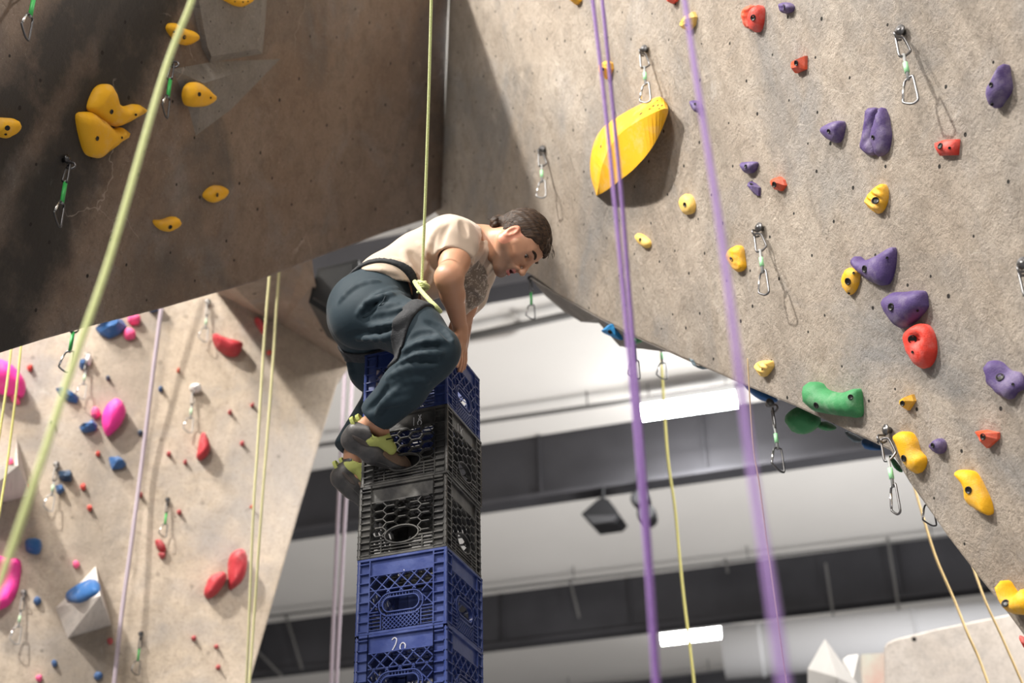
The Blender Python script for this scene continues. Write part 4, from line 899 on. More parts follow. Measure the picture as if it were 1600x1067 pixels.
# x -> RD, y -> LD : det([RD,LD]) = RDx*LDy-RDy*LDx > 0, proper rotation
RZ = math.atan2(RD[1], RD[0])
crates = []
def put(o, k, dx=0., dy=0., dr=0.):
    o.location = (NEAR[0]+dx, NEAR[1]+dy, 16*PIT-CH+.006-k*PIT); o.rotation_euler = (0, 0, RZ+dr)
seq = [('blue', 'blue lattice crate on top of the tower, under the climber\'s hand'), ('black', 'black hexagon-mesh crate the climber\'s shoe toe rests in, under the top blue crate'), ('black', 'lower of the two black hexagon-mesh crates in the tower'),
       ('blue', 'blue lattice crate right below the black crates'), ('blue', 'blue lattice crate marked 20, lowest seen in the tower')]
fb = fk = True
jit = [(0, 0, .004), (.001, -.002, -.006), (-.002, .001, .004), (0, 0, -.003), (.002, 0, .005)]
for i, (kd, lb) in enumerate(seq):
    if kd == 'blue': o = cb if fb else copy_tree(cb, (0, 0, 0)); fb = False
    else: o = ck if fk else copy_tree(ck, (0, 0, 0)); fk = False
    tag(o, lb, 'crate', 'milk crates of the tower'); put(o, i, *jit[i]); crates.append(o)
bpy.context.view_layer.update()
# markings written on the panels
def mark(crate, face, strokes, sc_=.02, r=.0016):
    for st in strokes:
        pts = []
        for (u, z) in st:
            x = u*S_; z = z-.019
            p = Vector((0.0065, x, z)) if face == 0 else Vector((x, .0065, z))
            pts.append(np.array(p))
        o = MB().tube(catmull(pts, 5, False), r, 6)
        me_v = o.v; me = bpy.data.meshes.new('marking'); me.from_pydata([tuple(v) for v in me_v], [], o.f); me.materials.append(M_MARK)
        ob = bpy.data.objects.new('marking', me); COL.objects.link(ob); ob.parent = crate
        ob['label'] = 'white hand-drawn character'
ck1, ck2, cb2, cb3 = crates[1], crates[2], crates[3], crates[4]
# left face reads from far (u large) to near (u small) because u starts at the near corner
mark(crates[4], 0, [[(.60, .262), (.575, .268), (.55, .262), (.56, .245), (.59, .228), (.605, .222), (.57, .224), (.54, .222)],
                    [(.505, .243), (.48, .247), (.455, .240), (.46, .226), (.49, .222), (.51, .230), (.505, .243)]])
mark(crates[1], 0, [[(.40, .262), (.40, .222)], [(.345, .268), (.315, .250)], [(.315, .268), (.345, .250)], [(.33, .250), (.355, .238), (.335, .222), (.31, .236), (.33, .250)]])
mark(crates[1], 1, [[(.34, .262), (.34, .230), (.31, .226)], [(.40, .262), (.47, .228)], [(.47, .262), (.40, .228)]], r=.0013)
mark(crates[3], 0, [[(.53, .225), (.54, .214), (.52, .216), (.505, .226)], [(.48, .232), (.47, .218)]], r=.0012)
# the rest of the tower stands on the floor below the frame
lower = ['blue crate of the tower just below the crate marked 20']
for i in range(5, 16):
    o = copy_tree(cb if i % 3 else ck, (0, 0, 0)); put(o, i, random.uniform(-.003, .003), random.uniform(-.003, .003), random.uniform(-.01, .01))
    tag(o, 'crate of the lower tower, below the lowest crate in view', 'crate', 'milk crates of the lower tower')
def TW(a, b, z): return NEAR+LD*a+RD*b+np.array([0, 0, z])
# ================================================================== CLIMBER (smooth-blended distance field -> one continuous surface)
class Fld:
    def __init__(s, xs, ys, zs): s.x, s.y, s.z = [np.asarray(a, np.float32) for a in (xs, ys, zs)]; s.d = np.full((len(xs), len(ys), len(zs)), .08, np.float32)
    def win(s, lo, hi):
        sl = []
        for a, l, h in zip((s.x, s.y, s.z), lo, hi):
            i = max(0, int(np.searchsorted(a, l))-1); j = min(len(a), int(np.searchsorted(a, h))+1); sl.append(slice(i, max(j, i+1)))
        return tuple(sl)
    def grid(s, w_): return s.x[w_[0]][:, None, None], s.y[w_[1]][None, :, None], s.z[w_[2]][None, None, :]
    def comb(s, w_, v, k, op='u'):
        a = s.d[w_]
        if op == 's': v = -v
        if k <= 0: r = np.minimum(a, v) if op == 'u' else np.maximum(a, v)
        else:
            h = np.maximum(k-np.abs(a-v), 0)/k
            r = np.minimum(a, v)-h*h*k*.25 if op == 'u' else np.maximum(a, v)+h*h*k*.25
        s.d[w_] = r
    def cone(s, a, b, ra, rb, k=.02, op='u'):
        a = np.asarray(a, np.float32); b = np.asarray(b, np.float32); m_ = max(ra, rb)+k+.02
        w_ = s.win(np.minimum(a, b)-m_, np.maximum(a, b)+m_); X, Y, Z = s.grid(w_)
        ab = b-a; L2 = float(ab@ab)+1e-9
        t = np.clip(((X-a[0])*ab[0]+(Y-a[1])*ab[1]+(Z-a[2])*ab[2])/L2, 0, 1)
        d = np.sqrt((X-a[0]-ab[0]*t)**2+(Y-a[1]-ab[1]*t)**2+(Z-a[2]-ab[2]*t)**2)-(ra+(rb-ra)*t)
        s.comb(w_, d.astype(np.float32), k, op)
    def chain(s, P, R, k=.02, op='u'):
        for i in range(len(P)-1): s.cone(P[i], P[i+1], R[i], R[i+1], k, op)
    def ell(s, c, ax, r, k=.02, op='u'):
        """ax: 3 unit axes (rows), r radii"""
        c = np.asarray(c, np.float32); r = np.asarray(r, np.float32); ax = np.asarray(ax, np.float32); m_ = r.max()+k+.02
        w_ = s.win(c-m_, c+m_); X, Y, Z = s.grid(w_); X = X-c[0]; Y = Y-c[1]; Z = Z-c[2]
        q = [(X*ax[i][0]+Y*ax[i][1]+Z*ax[i][2])/r[i] for i in range(3)]
        k0 = np.sqrt(q[0]**2+q[1]**2+q[2]**2); k1 = np.sqrt((q[0]/r[0])**2+(q[1]/r[1])**2+(q[2]/r[2])**2)+1e-6
        s.comb(w_, (k0*(k0-1)/k1).astype(np.float32), k, op)
    def mesh(s):
        d = s.d; S = d < 0; nx, ny, nz = d.shape
        cx, cy, cz = nx-1, ny-1, nz-1
        cnt = np.zeros((cx, cy, cz), np.uint8)
        for i in (0, 1):
            for j in (0, 1):
                for k in (0, 1): cnt += S[i:i+cx, j:j+cy, k:k+cz]
        act = (cnt > 0) & (cnt < 8); idx = np.full(act.shape, -1, np.int32); I = np.argwhere(act); idx[tuple(I.T)] = np.arange(len(I))
        acc = np.zeros((len(I), 3)); n = np.zeros(len(I))
        co = [(0, 0, 0), (1, 0, 0), (0, 1, 0), (1, 1, 0), (0, 0, 1), (1, 0, 1), (0, 1, 1), (1, 1, 1)]
        vals = [d[I[:, 0]+a, I[:, 1]+b, I[:, 2]+c] for a, b, c in co]
        pos = [np.stack([s.x[I[:, 0]+a], s.y[I[:, 1]+b], s.z[I[:, 2]+c]], 1).astype(float) for a, b, c in co]
        for a in range(8):
            for b in range(a+1, 8):
                if sum(x != y for x, y in zip(co[a], co[b])) != 1: continue
                m_ = (vals[a] < 0) != (vals[b] < 0); t = vals[a]/(vals[a]-vals[b]+1e-12)
                p = pos[a]+(pos[b]-pos[a])*t[:, None]; acc[m_] += p[m_]; n[m_] += 1
        V = acc/np.maximum(n, 1)[:, None]; F = []
        E = np.argwhere(S[:-1, 1:-1, 1:-1] != S[1:, 1:-1, 1:-1]); i, j, k = E[:, 0], E[:, 1]+1, E[:, 2]+1
        q = np.stack([idx[i, j-1, k-1], idx[i, j, k-1], idx[i, j, k], idx[i, j-1, k]], 1); fl = S[i, j, k]; q[~fl] = q[~fl][:, ::-1]; F.append(q)
        E = np.argwhere(S[1:-1, :-1, 1:-1] != S[1:-1, 1:, 1:-1]); i, j, k = E[:, 0]+1, E[:, 1], E[:, 2]+1
        q = np.stack([idx[i-1, j, k-1], idx[i-1, j, k], idx[i, j, k], idx[i, j, k-1]], 1); fl = S[i, j, k]; q[~fl] = q[~fl][:, ::-1]; F.append(q)
        E = np.argwhere(S[1:-1, 1:-1, :-1] != S[1:-1, 1:-1, 1:]); i, j, k = E[:, 0]+1, E[:, 1]+1, E[:, 2]
        q = np.stack([idx[i-1, j-1, k], idx[i, j-1, k], idx[i, j, k], idx[i-1, j, k]], 1); fl = S[i, j, k]; q[~fl] = q[~fl][:, ::-1]; F.append(q)
        F = np.concatenate(F); F = F[(F >= 0).all(1)]
        return V, F
def fastmesh(name, V, F, mt, parent, colors=None, relax=0):
    if relax:
        for _ in range(relax):
            acc = np.zeros_like(V); n = np.zeros(len(V))
            for a, b in ((0, 1), (1, 2), (2, 3), (3, 0)):
                np.add.at(acc, F[:, a], V[F[:, b]]); np.add.at(n, F[:, a], 1); np.add.at(acc, F[:, b], V[F[:, a]]); np.add.at(n, F[:, b], 1)
            V = V*.5+.5*acc/np.maximum(n, 1)[:, None]
    org = np.array(parent['_o']); me = bpy.data.meshes.new(name)
    me.vertices.add(len(V)); me.vertices.foreach_set('co', (V-org).astype(np.float32).ravel())
    me.loops.add(len(F)*4); me.loops.foreach_set('vertex_index', F.astype(np.int32).ravel())
    me.polygons.add(len(F)); me.polygons.foreach_set('loop_start', np.arange(0, len(F)*4, 4, dtype=np.int32)); me.polygons.foreach_set('loop_total', np.full(len(F), 4, np.int32))
    me.update(calc_edges=True); me.polygons.foreach_set('use_smooth', [True]*len(F)); me.materials.append(mt)
    if colors is not None:
        ca = me.color_attributes.new('tint', 'FLOAT_COLOR', 'POINT'); cc = np.ones((len(V), 4), np.float32); cc[:, :3] = colors; ca.data.foreach_set('color', cc.ravel())
    o = bpy.data.objects.new(name, me); COL.objects.link(o); o.parent = parent; o['_o'] = tuple(org); return o
def tintmat(name, rough=.55, sss=0., bump=.0, bs=200, sheen=0.):
    m = mat(name, (.5, .5, .5), rough, bump=bump, bscale=bs, sheen=sheen); nt = m.node_tree; a = N(nt, 'ShaderNodeVertexColor', layer_name='tint')
    nt.links.new(a.outputs[0], nt.nodes['Principled BSDF'].inputs['Base Color'])
    if sss:
        b = nt.nodes['Principled BSDF']; b.inputs['Subsurface Weight'].default_value = sss; b.inputs['Subsurface Radius'].default_value = (1, .35, .2); b.inputs['Subsurface Scale'].default_value = .012
    return m
def nrm(v): v = np.asarray(v, float); return v/np.linalg.norm(v)
Rv, Dv, Fv = map(np.array, (R_, D_, F_))   # image right, image down, into the picture
def cv3(r, d, t): return nrm(Rv*r+Dv*d-Fv*t)

# --- head frame
hF = cv3(.44, .82, .36); hU = cv3(.86, -.43, -.06); hU = nrm(hU-hF*(hU@hF)); hS = np.cross(hF, hU)
if hS@Fv > 0: hS = -hS
HS = 1.07; H0 = U(805, 380, 5.36)
def hp(f, u, s=0.): return H0+(hF*f+hU*u+hS*s)*HS
HA = (hF, hU, hS)
# --- joints
hipR = U(588, 492, 5.12); hipL = U(566, 497, 5.34); kneeR = U(684, 543, 4.90); ankR = U(592, 655, 4.97)
kneeL = U(608, 610, 5.60); ankL = U(553, 708, 5.46)
pel = U(570, 478, 5.23); waist = U(618, 443, 5.30); chest = U(684, 402, 5.38); uback = U(716, 388, 5.42)
shR = U(718, 384, 5.29); shL = U(748, 424, 5.62)
elR = U(701, 434, 5.10); wrR = TW(-.034, .045, 16*PIT+.062); elL = U(728, 478, 5.46); wrL = U(704, 534, 5.42)
neck = U(757, 377, 5.44)
xs = np.concatenate([np.arange(-.78, -.13, .0042), np.arange(-.13, .17, .0026), np.arange(.17, .22, .0042)])
allp = [hipR, hipL, kneeR, kneeL, ankR, ankL, shR, shL, wrR, wrL, H0]
mn = np.min(allp, 0); mx = np.max(allp, 0)
hmn, hmx = H0-.19, H0+.19
def axis(lo, hi, flo, fhi, c=.0042, f=.0026):
    a = [np.arange(lo, min(flo, hi), c)] if flo > lo else []
    a.append(np.arange(max(lo, flo), min(hi, fhi), f))
    if hi > fhi: a.append(np.arange(fhi, hi, c))
    return np.concatenate(a)
AX = axis(mn[0]-.16, mx[0]+.2, -.29, hmx[0]); AY = axis(mn[1]-.2, mx[1]+.22, 4.40, hmx[1]-.03); AZ = axis(mn[2]-.14, mx[2]+.22, 4.20, hmx[2])
def head_field(B):
    B.ell(hp(-.012, .048), HA, (.093*HS, .080*HS, .072*HS), .01)
    B.ell(hp(.030, .030), HA, (.062*HS, .072*HS, .066*HS), .03)          # forehead / mid face
    B.cone(hp(.030, -.012, .0), hp(.052, -.070), .058*HS, .036*HS, .035)  # muzzle to chin
    B.cone(hp(.072, -.093, .008), hp(.072, -.093, -.008), .016*HS, .016*HS, .02)   # chin
    for s in (1, -1):
        B.cone(hp(-.004, -.035, .054*s), hp(.058, -.088, .020*s), .018*HS, .015*HS, .03)   # jaw
        B.cone(hp(-.006, -.004, .060*s), hp(-.004, -.035, .054*s), .018*HS, .018*HS, .03)
        B.cone(hp(.054, -.012, .046*s), hp(.030, -.004, .062*s), .017*HS, .014*HS, .025)       # cheekbone
        B.cone(hp(.079, .032, .012*s), hp(.070, .034, .042*s), .011*HS, .011*HS, .014)        # brow ridge
        B.ell(hp(.094, .010, .031*s), HA, (.024*HS, .0125*HS, .018*HS), .008, 's')              # eye socket
        B.cone(hp(.0790, .0178, .020*s), hp(.072, .0150, .044*s), .0045*HS, .0040*HS, .002)     # upper lid
        B.cone(hp(.0770, .0015, .022*s), hp(.070, .0035, .042*s), .0042*HS, .0040*HS, .002)    # lower lid
        B.ell(hp(.094, -.034, .0125*s), HA, (.011, .0085, .0085), .006)                             # nostril wing
        B.ell(hp(.101, -.042, .0075*s), HA, (.006, .005, .0035), .003, 's')
        # ear
        B.ell(hp(-.012, .002, .077*s), (nrm(hF+hS*s*.35), hU, nrm(hS*s-hF*.35)), (.020, .034, .0105), .008)
        B.ell(hp(-.006, .004, .088*s), (nrm(hF+hS*s*.35), hU, nrm(hS*s-hF*.35)), (.0125, .023, .0075), .004, 's')
        B.ell(hp(-.001, -.004, .079*s), HA, (.006, .008, .006), .004)
    B.cone(hp(.085, .022), hp(.114, -.027), .0105, .0100, .012)       # nose
    B.ell(hp(.113, -.030), HA, (.0120, .0100, .0115), .010)
    B.cone(hp(.084, -.050, .012), hp(.084, -.050, -.012), .0125, .0125, .016)
    for s in (1, -1):
        B.cone(hp(.0965, -.0515, 0), hp(.086, -.0575, .020*s), .0062, .0032, .004)  # upper lip
        B.cone(hp(.0930, -.0720, 0), hp(.084, -.0660, .018*s), .0070, .0032, .004)  # lower lip
    B.ell(hp(.094, -.0615), HA, (.020, .0058, .0165), .003, 's')        # open mouth
def hand(B, wr, knc, spread, tipdir, curl, r=.0088, n_off=.0):
    """wr wrist, knc knuckle-row centre, spread unit across, tipdir finger direction, curl second direction"""
    spread = nrm(spread-nrm(knc-wr)*(spread@nrm(knc-wr)))
    B.ell((wr+knc)/2, (nrm(knc-wr), spread, np.cross(nrm(knc-wr), spread)), (.052, .040, .016), .014)
    B.cone(wr, (wr*.6+knc*.4), .026, .024, .015)
    for i, (o_, L_) in enumerate(((-.033, .036), (-.011, .041), (.011, .039), (.032, .031))):
        k0 = knc+spread*o_; k1 = k0+tipdir*L_; k2 = k1+nrm(tipdir*.55+curl*.8)*L_*.62; k3 = k2+nrm(tipdir*.1+curl)*L_*.45
        B.cone((wr*.5+knc*.5)+spread*o_*.7, k0, .0100, .0098, .006); B.chain([k0, k1, k2, k3], [.0094, .0086, .0080, .0068], .0005)
    t0 = wr*.72+knc*.28+spread*-.030; t1 = t0+nrm(spread*-1.1+tipdir*.7+curl*.4)*.034; t2 = t1+nrm(tipdir*.9+curl*.8-spread*.2)*.028
    B.chain([t0, t1, t2], [.0135, .0105, .0085], .006)
up = np.array([0, 0, 1.])
RIMZ = 16*PIT
B = Fld(AX, AY, AZ)
# torso under the shirt, hips and legs under the trousers
B.ell(pel, (nrm(waist-pel), nrm(hipL-hipR), np.cross(nrm(waist-pel), nrm(hipL-hipR))), (.12, .145, .10), .03)
B.cone(pel, waist, .105, .10, .04); B.cone(waist, chest, .10, .115, .04); B.cone(chest, uback, .115, .105, .04)
B.cone(shR, shL, .055, .055, .05); B.cone(uback, neck, .07, .055, .05)
B.cone(neck, hp(-.022, -.02), .054, .054, .03); B.cone(U(764, 394, 5.40), hp(.012, -.052), .044, .040, .03)
B.chain([hipR, kneeR, ankR], [.072, .044, .034], .03); B.chain([hipL, kneeL, ankL], [.072, .044, .032], .03)
B.chain([ankR, U(560, 672, 4.99)], [.036, .030], .02); B.chain([ankR, U(604, 702, 5.0)], [.032, .018], .02)
B.chain([ankL, U(539, 738, 5.44)], [.032, .022], .02); B.chain([ankL, U(556, 752, 5.44)], [.032, .020], .02)
# arms
midU = shR*.45+elR*.55
B.cone(shR, midU, .052, .048, .03); B.cone(midU, elR, .048, .046, .03)
fa = elR*.68+wrR*.32
B.cone(elR, fa, .046, .043, .03); B.cone(fa, wrR, .043, .025, .02)
B.cone(shR+(elR-shR)*.35+Rv*.018, elR+Rv*.006, .034, .034, .03)          # biceps
B.cone(shL, elL, .050, .040, .03); B.cone(elL, wrL, .039, .025, .02)
g0 = TW(-.032, .062, RIMZ-.020)      # right hand over the right side rim
hand(B, wrR, g0, RD, nrm(-up-LD*.02), nrm(-up+LD*.25))
g1 = TW(.10, .362, RIMZ+.022)
wl2 = g1+up*.075-RD*.01
B.cone(elL, wl2, .036, .026, .02)
hand(B, wl2, g1, LD, nrm(-up), nrm(-up*.75-RD*.6))
head_field(B)
V, F = B.mesh()
def loc(V): q = (V-H0)/HS; return q@hF, q@hU, q@hS
f_, u_, s__ = loc(V)
skin = np.array([.47, .245, .148]); col = np.tile(skin, (len(V), 1))
isH = (np.abs(f_) < .16) & (np.abs(u_) < .16) & (np.abs(s__) < .12)
def sm(x, a, b): t = np.clip((x-a)/(b-a), 0, 1); return t*t*(3-2*t)
beard = isH*sm(-u_, .030, .055)*sm(f_, -.015, .03)*sm(.13-f_, .0, .03)*(1-sm(-u_, .10, .135))*.8
must = isH*sm(f_, .07, .085)*(np.abs(u_+.048) < .009)*.5
beard = np.maximum(beard, must)
col = col*(1-beard[:, None])+np.array([.16, .095, .065])*beard[:, None]
lips = isH*(f_ > .078)*(((np.abs(u_+.062)) < .0155))*(np.abs(s__) < .022)*sm(.022-np.abs(s__), 0, .006)
col = col*(1-.8*lips[:, None])+np.array([.55, .17, .15])*.8*lips[:, None]
inm = isH*(f_ > .05)*(((f_-.094)/.021)**2+((u_+.0615)/.0066)**2+(s__/.0172)**2 < 1.1)
col = col*(1-inm[:, None])+np.array([.10, .02, .02])*inm[:, None]
ear = isH*(np.abs(s__) > .072)*(np.abs(f_+.010) < .03)*.6
col = col*(1-ear[:, None])+np.array([.72, .27, .18])*ear[:, None]
M_SKIN = tintmat('skin', .48, .12, .12, 350)
person = empty('person', TW(.2, .16, RIMZ+.1), 'person in beige t-shirt and dark teal trousers crouching on the crate tower, looking down', 'person')
body = fastmesh('body', V, F, M_SKIN, person, col, 1)
# fingernails are left to the texture; eyes
M_EYEW = mat('eye white', (.70, .66, .62), .25); M_IRIS = mat('dark iris', (.035, .018, .01), .15)
def sphere(c, r, n=16):
    vs, fs = [], []
    for i in range(n+1):
        th = math.pi*i/n
        for j in range(n): ph = 2*math.pi*j/n; vs.append(c+r*np.array([math.sin(th)*math.cos(ph), math.sin(th)*math.sin(ph), math.cos(th)]))
    for i in range(n):
        for j in range(n): j2 = (j+1) % n; fs.append([i*n+j, i*n+j2, (i+1)*n+j2, (i+1)*n+j])
    return vs, fs
for s in (1, -1):
    c = hp(.0690 if s > 0 else .062, .0095, .031*s); e = mesh('eye', *sphere(c, .0118*HS), M_EYEW, person, True)
    gd = nrm(hF*.9-hU*.35+hS*s*.08); mesh('iris', *sphere(c+gd*.0062*HS, .0080*HS, 12), M_IRIS, e, True); MB().tube(catmull([hp(.0805, .0125, .019*s), hp(.0835, .0140, .027*s), hp(.081, .0135, .036*s), hp(.074, .0105, .045*s)], 4, False), .0013, 6).build('eyelashes', M_IRIS, e, True)
M_HAIR = mat('dark brown hair', (.030, .016, .009), .62, spec=.25)
nt = M_HAIR.node_tree; tc = N(nt, 'ShaderNodeTexCoord'); mp = N(nt, 'ShaderNodeMapping')
mp.inputs['Rotation'].default_value = (0, math.radians(24), math.radians(8)); mp.inputs['Scale'].default_value = (9, 130, 130); nt.links.new(tc.outputs['Object'], mp.inputs[0])
nn = N(nt, 'ShaderNodeTexNoise', Scale=1.0, Detail=3); nt.links.new(mp.outputs[0], nn.inputs['Vector'])
bp = N(nt, 'ShaderNodeBump', Strength=.8, Distance=.004); nt.links.new(nn.outputs[0], bp.inputs['Height']); nt.links.new(bp.outputs[0], nt.nodes['Principled BSDF'].inputs['Normal'])
rr = N(nt, 'ShaderNodeValToRGB'); rr.color_ramp.elements[0].position = .35; rr.color_ramp.elements[1].position = .7; rr.color_ramp.elements[0].color = (.012, .006, .0035, 1); rr.color_ramp.elements[1].color = (.060, .033, .018, 1)
nt.links.new(nn.outputs[0], rr.inputs[0]); nt.links.new(rr.outputs[0], nt.nodes['Principled BSDF'].inputs['Base Color'])
for s in (1, -1):
    e = [hp(.0915, .029, .009*s), hp(.0935, .0350, .022*s), hp(.0890, .0385, .036*s), hp(.0785, .0340, .052*s)]
    MB().tube(catmull(e, 4, False), [.0025]+[.0052]*10+[.0040]*1+[.0018], 8).build('eyebrow', M_HAIR, person, True)
# hair
hx = [np.arange(H0[i]-.20, H0[i]+.20, .0026) for i in range(3)]
Hh = Fld(*hx)
Hh.ell(hp(-.012, .050), HA, (.100*HS, .087*HS, .078*HS), 0)
Hh.ell(hp(.035, .048), HA, (.063*HS, .064*HS, .067*HS), .02)
X, Y, Z = np.meshgrid(*[a.astype(float) for a in hx], indexing='ij')
Q = np.stack([X-H0[0], Y-H0[1], Z-H0[2]], -1)/HS; qf, qu, qs = Q@hF, Q@hU, Q@hS
curve = np.interp(qf, [-.12, -.075, -.045, -.030, -.006, .010, .018, .030, .045, .062, .085, .11], [-.02, -.040, -.030, .010, .036, .020, .004, .034, .050, .060, .066, .068])
Hh.d = np.maximum(Hh.d, ((curve-qu)*.75*HS).astype(np.float32))
rip = (.0013*np.sin(qs*330+qf*60)+.0011*np.sin(qs*190-qu*260+qf*30)).astype(np.float32); Hh.d += rip
bun = U(777, 349, 5.40)
Hh.cone(hp(-.080, .040), bun, .036, .024, .015)
for i in range(9):
    a = i*2.4; o_ = (Rv*math.cos(a)*.012+Dv*math.sin(a)*.017+Fv*math.sin(a*1.7)*.014)
    Hh.ell(bun+o_, (nrm(o_), nrm(np.cross(o_, hF)), nrm(np.cross(o_, np.cross(o_, hF)))), (.014, .025, .013), .003)
for p in ((850, 372), (853, 382), (846, 362)): pass
V, F = Hh.mesh(); hair = fastmesh('hair', V, F, M_HAIR, person, None, 1)
mb = MB()
rnd = random.Random(3)
for i in range(26):   # loose strands along the forehead edge and nape
    s = rnd.uniform(-.04, .06); a = hp(.075+rnd.uniform(-.02, .01), .10+rnd.uniform(-.01, .01), s); b = a+hF*HS*rnd.uniform(.012, .026)+hU*rnd.uniform(-.022, -.004); mb.tube([a, (a+b)/2+hF*.004, b], [.0012, .0009, .0004], 5)
for i in range(10):
    a = bun+np.array([rnd.uniform(-.01, .01) for _ in range(3)]); b = a+cv3(-.6+rnd.uniform(-.5, .6), rnd.uniform(-.9, .5), rnd.uniform(-.3, .3))*.034; mb.tube([a, (a+b)/2+Rv*.003, b], [.0014, .001, .0004], 5)
o = mb.build('loose_strands', M_HAIR, hair, True); o['kind'] = 'stuff'

# --- clothing fields
C_ = .0045
def AXc(ps, m_=.16): mn_, mx_ = np.min(ps, 0)-m_, np.max(ps, 0)+m_; return [np.arange(mn_[i], mx_[i], C_) for i in range(3)]
TP = [pel, hipR, hipL, kneeR, kneeL, ankR, ankL, waist]
T = Fld(*AXc(TP, .17))
sd = nrm(hipL-hipR); spn = nrm(waist-pel)
T.ell(pel+Dv*.004, (spn, sd, np.cross(spn, sd)), (.128, .165, .118), .04)
T.ell(U(563, 498, 5.14), np.eye(3), (.112, .112, .112), .05); T.ell(U(557, 502, 5.36), np.eye(3), (.098, .098, .098), .05)
T.cone(pel, U(606, 450, 5.27), .118, .104, .05)
T.cone(hipR, U(650, 520, 4.99), .108, .099, .05); T.cone(U(650, 520, 4.99), U(680, 545, 4.91), .099, .084, .03)
T.cone(U(686, 550, 4.885), U(674, 556, 4.885), .070, .080, .03)
T.cone(U(668, 562, 4.89), U(630, 605, 4.92), .086, .079, .03); T.cone(U(632, 608, 4.92), U(594, 644, 4.96), .079, .068, .02)
T.cone(hipL, U(584, 575, 5.46), .106, .092, .05); T.cone(U(584, 575, 5.46), kneeL, .092, .080, .03); T.cone(kneeL, U(549, 698, 5.46), .080, .066, .03)
# creases: pixel polylines over the near surface, raised (+) or sunk (-)
def surf(pxs, z0, inset=.0):
    out = []
    for x, y in pxs:
        r = ray(x, y); tt = np.linspace(z0-.35, z0+.5, 240); P = CAM+np.outer(tt, r)
        ii = [np.clip(np.searchsorted(a, P[:, k]), 0, len(a)-1) for k, a in enumerate((T.x, T.y, T.z))]
        dv = T.d[ii[0], ii[1], ii[2]]; h = np.where(dv < 0)[0]
        out.append(P[h[0]]+r*inset if len(h) else None)
    return [p for p in out if p is not None]
creases = [([(532, 470), (556, 449), (590, 440)], 1), ([(560, 490), (585, 466), (620, 452)], 1), ([(566, 497), (583, 478), (600, 462)], -1), ([(572, 472), (610, 462), (645, 466)], 1), ([(570, 500), (610, 492), (655, 480)], -1),
  ([(585, 482), (620, 476), (650, 470)], 1), ([(580, 512), (620, 506), (640, 494)], 1), ([(545, 525), (590, 520), (622, 512)], -1), ([(560, 530), (600, 528), (618, 520)], 1), ([(630, 548), (665, 536), (706, 532)], 1), ([(625, 560), (650, 545), (700, 541)], -1),
  ([(622, 570), (655, 556), (690, 552)], 1), ([(610, 582), (650, 566), (684, 566)], -1), ([(606, 590), (640, 574), (676, 572)], 1), ([(600, 615), (630, 600), (655, 592)], -1), ([(612, 606), (650, 592), (668, 596)], 1), ([(592, 632), (615, 628), (640, 622)], 1),
  ([(640, 530), (655, 520), (680, 518)], -1), ([(668, 502), (690, 512), (704, 530)], -1), ([(574, 640), (590, 626), (606, 600)], -1), ([(545, 560), (552, 590), (562, 620)], 1), ([(590, 648), (600, 630), (625, 606)], 1)]
for pl_, sg in creases:
    p = surf(pl_, 5.0, .006 if sg > 0 else -.006)
    if len(p) > 1:
        p = catmull(p, 3, False); n_ = len(p); rr_ = [(.0085 if sg > 0 else .0105)*math.sin(math.pi*(i+.6)/(n_+.4))+.0035 for i in range(n_)]
        T.chain(p, rr_, .014, 'u' if sg > 0 else 's')
pocket = surf([(602, 463), (596, 474), (582, 486), (566, 495)], 5.0, -.001)
Td = T.d.copy()
# open the hems round the ankles and the waist
def cutend(Fd, p, ax, lo=0., r=.12):
    X, Y, Z = np.meshgrid(Fd.x, Fd.y, Fd.z, indexing='ij'); q = (X-p[0])*ax[0]+(Y-p[1])*ax[1]+(Z-p[2])*ax[2]
    m_ = ((X-p[0])**2+(Y-p[1])**2+(Z-p[2])**2) < r*r
    Fd.d[m_] = np.maximum(Fd.d[m_], q[m_])
cutend(T, U(592, 658, 4.97), nrm(ankR-kneeR), r=.14); cutend(T, U(549, 708, 5.46), nrm(ankL-kneeL), r=.12)
cutend(T, U(628, 438, 5.28), nrm(waist-pel), r=.20)
T.cone(ankR-nrm(ankR-kneeR)*.02, ankR+nrm(ankR-kneeR)*.10, .050, .056, .004, 's'); T.cone(ankL-nrm(ankL-kneeL)*.01, ankL+nrm(ankL-kneeL)*.10, .045, .050, .004, 's')
V, F = T.mesh()
M_TRS = mat('dark teal trouser fabric', (.0095, .025, .037), .72, bump=.25, bscale=500, sheen=.05, spec=.35)
tr = fastmesh('trousers', V, F, M_TRS, person, None, 1)
if len(pocket) > 1: MB().tube(catmull(pocket, 5, False), .0016, 6).build('pocket_seam', M_TRS, tr, True)

SP = [waist, chest, uback, shR, shL, neck, pel]
S2 = Fld(*AXc(SP, .19))
sp2 = nrm(uback-waist); sds = nrm(shL-shR); fr_ = np.cross(sp2, sds)
S2.ell(U(600, 446, 5.27), (spn, sd, np.cross(spn, sd)), (.085, .135, .100), .03)
S2.cone(U(580, 452, 5.25), U(612, 440, 5.28), .085, .105, .03); S2.cone(U(612, 440, 5.28), U(660, 415, 5.34), .112, .122, .05)
S2.cone(U(660, 415, 5.34), U(706, 394, 5.40), .124, .134, .05)
S2.cone(U(706, 392, 5.42), U(742, 388, 5.46), .128, .082, .05)
S2.cone(U(712, 372, 5.26), U(746, 418, 5.58), .078, .072, .05)      # shoulder yoke
S2.cone(U(713, 374, 5.28), U(708, 398, 5.23), .070, .070, .03)      # near sleeve
S2.cone(U(728, 388, 5.24), U(728, 402, 5.22), .045, .038, .03)
S2.cone(U(735, 440, 5.42), U(738, 428, 5.52), .076, .07, .06)       # chest front hanging
S2.cone(U(728, 458, 5.42), U(716, 476, 5.40), .062, .050, .05)
